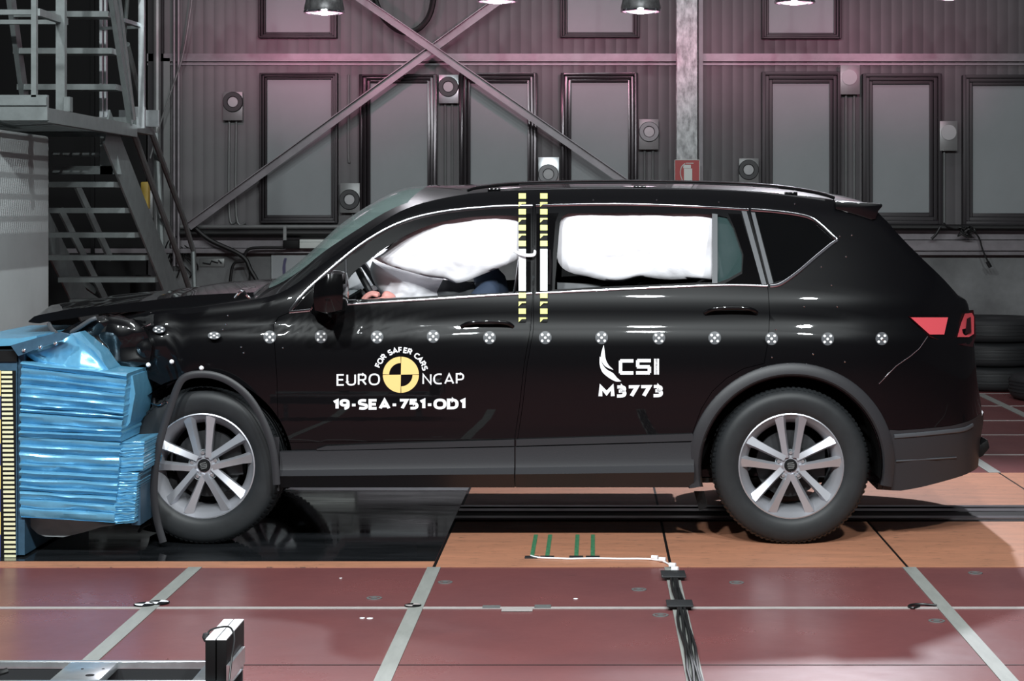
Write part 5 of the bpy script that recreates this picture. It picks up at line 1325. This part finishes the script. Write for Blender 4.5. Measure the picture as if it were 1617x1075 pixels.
# ---------------- crash test dummy
dum = thing('person', (-.55, CY-.40, .62), 'crash test dummy in the driver seat behind the white airbags, one hand by the wheel', 'person')
def skinbody(name, joints, edges, m, parent, root=0, sub=2):
    me = bpy.data.meshes.new(name); me.from_pydata([tuple(j[0]) for j in joints], edges, [])
    o = bpy.data.objects.new('tmp_skin', me); C.objects.link(o)
    sk_ = o.modifiers.new('s', 'SKIN'); ss = o.modifiers.new('u', 'SUBSURF'); ss.levels = sub; ss.render_levels = sub
    for v, j in zip(me.skin_vertices[0].data, joints): v.radius = (j[1], j[1]); v.use_root = False
    me.skin_vertices[0].data[root].use_root = True
    dg = bpy.context.evaluated_depsgraph_get(); r = bpy.data.meshes.new_from_object(o.evaluated_get(dg)); bpy.data.objects.remove(o)
    return link(name, r, M[m], parent, 180)
Yd = CY-.42
V = Vector
J = [(V((-.50, Yd, .74)), .14), (V((-.49, Yd, .90)), .135), (V((-.48, Yd, 1.05)), .14), (V((-.50, Yd, 1.17)), .085), (V((-.53, Yd, 1.23)), .055), (V((-.58, Yd, 1.31)), .085), (V((-.61, Yd, 1.36)), .08),
     (V((-.50, Yd-.18, 1.12)), .06), (V((-.64, Yd-.25, .98)), .048), (V((-.86, Yd-.22, 1.03)), .036), (V((-1.00, Yd-.17, 1.085)), .028),
     (V((-.50, Yd+.18, 1.12)), .06), (V((-.64, Yd+.24, .95)), .048), (V((-.88, Yd+.20, .95)), .036), (V((-.98, Yd+.16, .98)), .028),
     (V((-.62, Yd-.09, .74)), .085), (V((-.98, Yd-.12, .80)), .065), (V((-1.15, Yd-.12, .50)), .045),
     (V((-.62, Yd+.09, .74)), .085), (V((-.98, Yd+.12, .80)), .065), (V((-1.15, Yd+.12, .50)), .045)]
E = [(0, 1), (1, 2), (2, 3), (3, 4), (4, 5), (5, 6), (2, 7), (7, 8), (8, 9), (9, 10), (2, 11), (11, 12), (12, 13), (13, 14), (0, 15), (15, 16), (16, 17), (0, 18), (18, 19), (19, 20)]
skinbody('body', J, E, 'shirt', dum)
# head with face
def head(c, parent):
    bm = bmesh.new(); bmesh.ops.create_icosphere(bm, subdivisions=4, radius=1)
    for v in bm.verts:
        x, y, z = v.co; f = 1-.25*max(0, -z)
        px_ = x*.098*f; py_ = y*.076*f; pz_ = z*.118
        d = math.exp(-((y/.16)**2+((z+.05)/.16)**2)) if x < 0 else 0; px_ -= d*.026          # nose, facing -X
        for s in (-1, 1):
            if x < 0: px_ += .012*math.exp(-(((y-s*.42)/.14)**2+((z-.15)/.10)**2))            # eye sockets
        if x < 0: px_ += .006*math.exp(-((y/.3)**2+((z+.42)/.05)**2))                         # mouth
        v.co = Vector((px_, py_, pz_))+c
    me = bpy.data.meshes.new('h'); bm.to_mesh(me); bm.free(); o = link('head', me, M['brown'], parent, 180)
    for s in (-1, 1):
        MB().lathe([(.0005, -.012), (.012, -.010), (.018, 0), (.010, .006)], c+Vector((.01, s*.078, -.005)), 'Y', 16).build('ear', M['brown'], o)
        MB().lathe([(.0005, -.01), (.006, -.008), (.009, 0)], c+Vector((-.082, s*.03, .018)), 'X', 14).build('eye', M['white'], o)
head(V((-.62, Yd, 1.33)), dum)
# hand: palm and five fingers draped over the wheel rim
hb = P(607, 468, 8.80); f0 = hb+V((.02, 0, -.005))
HJ = [(hb+V((.05, .02, -.02)), .024), (hb+V((.02, .01, -.005)), .030), (hb+V((-.015, .0, .008)), .031)]; HE = [(0, 1), (1, 2)]
skinbody('hand', HJ, HE, 'skin', dum, sub=2)
hand = bpy.data.objects['hand']
fs_ = [(-.028, .074), (-.010, .084), (.010, .080), (.028, .066)]
for k, (dy, L_) in enumerate(fs_):
    b = hb+V((-.022, dy*1.05-.004, .012-.006*abs(k-1.5)))
    pts = [(b, .0115), (b+V((-L_*.42, dy*.15, .010)), .0105), (b+V((-L_*.75, dy*.25, -.004)), .0095), (b+V((-L_*.95, dy*.3, -.026)), .0085)]
    skinbody('finger', pts, [(0, 1), (1, 2), (2, 3)], 'skin', hand)
b = hb+V((.01, -.03, -.004)); skinbody('thumb', [(b, .012), (b+V((-.028, -.018, -.010)), .0115), (b+V((-.056, -.024, -.018)), .010)], [(0, 1), (1, 2)], 'skin', hand)
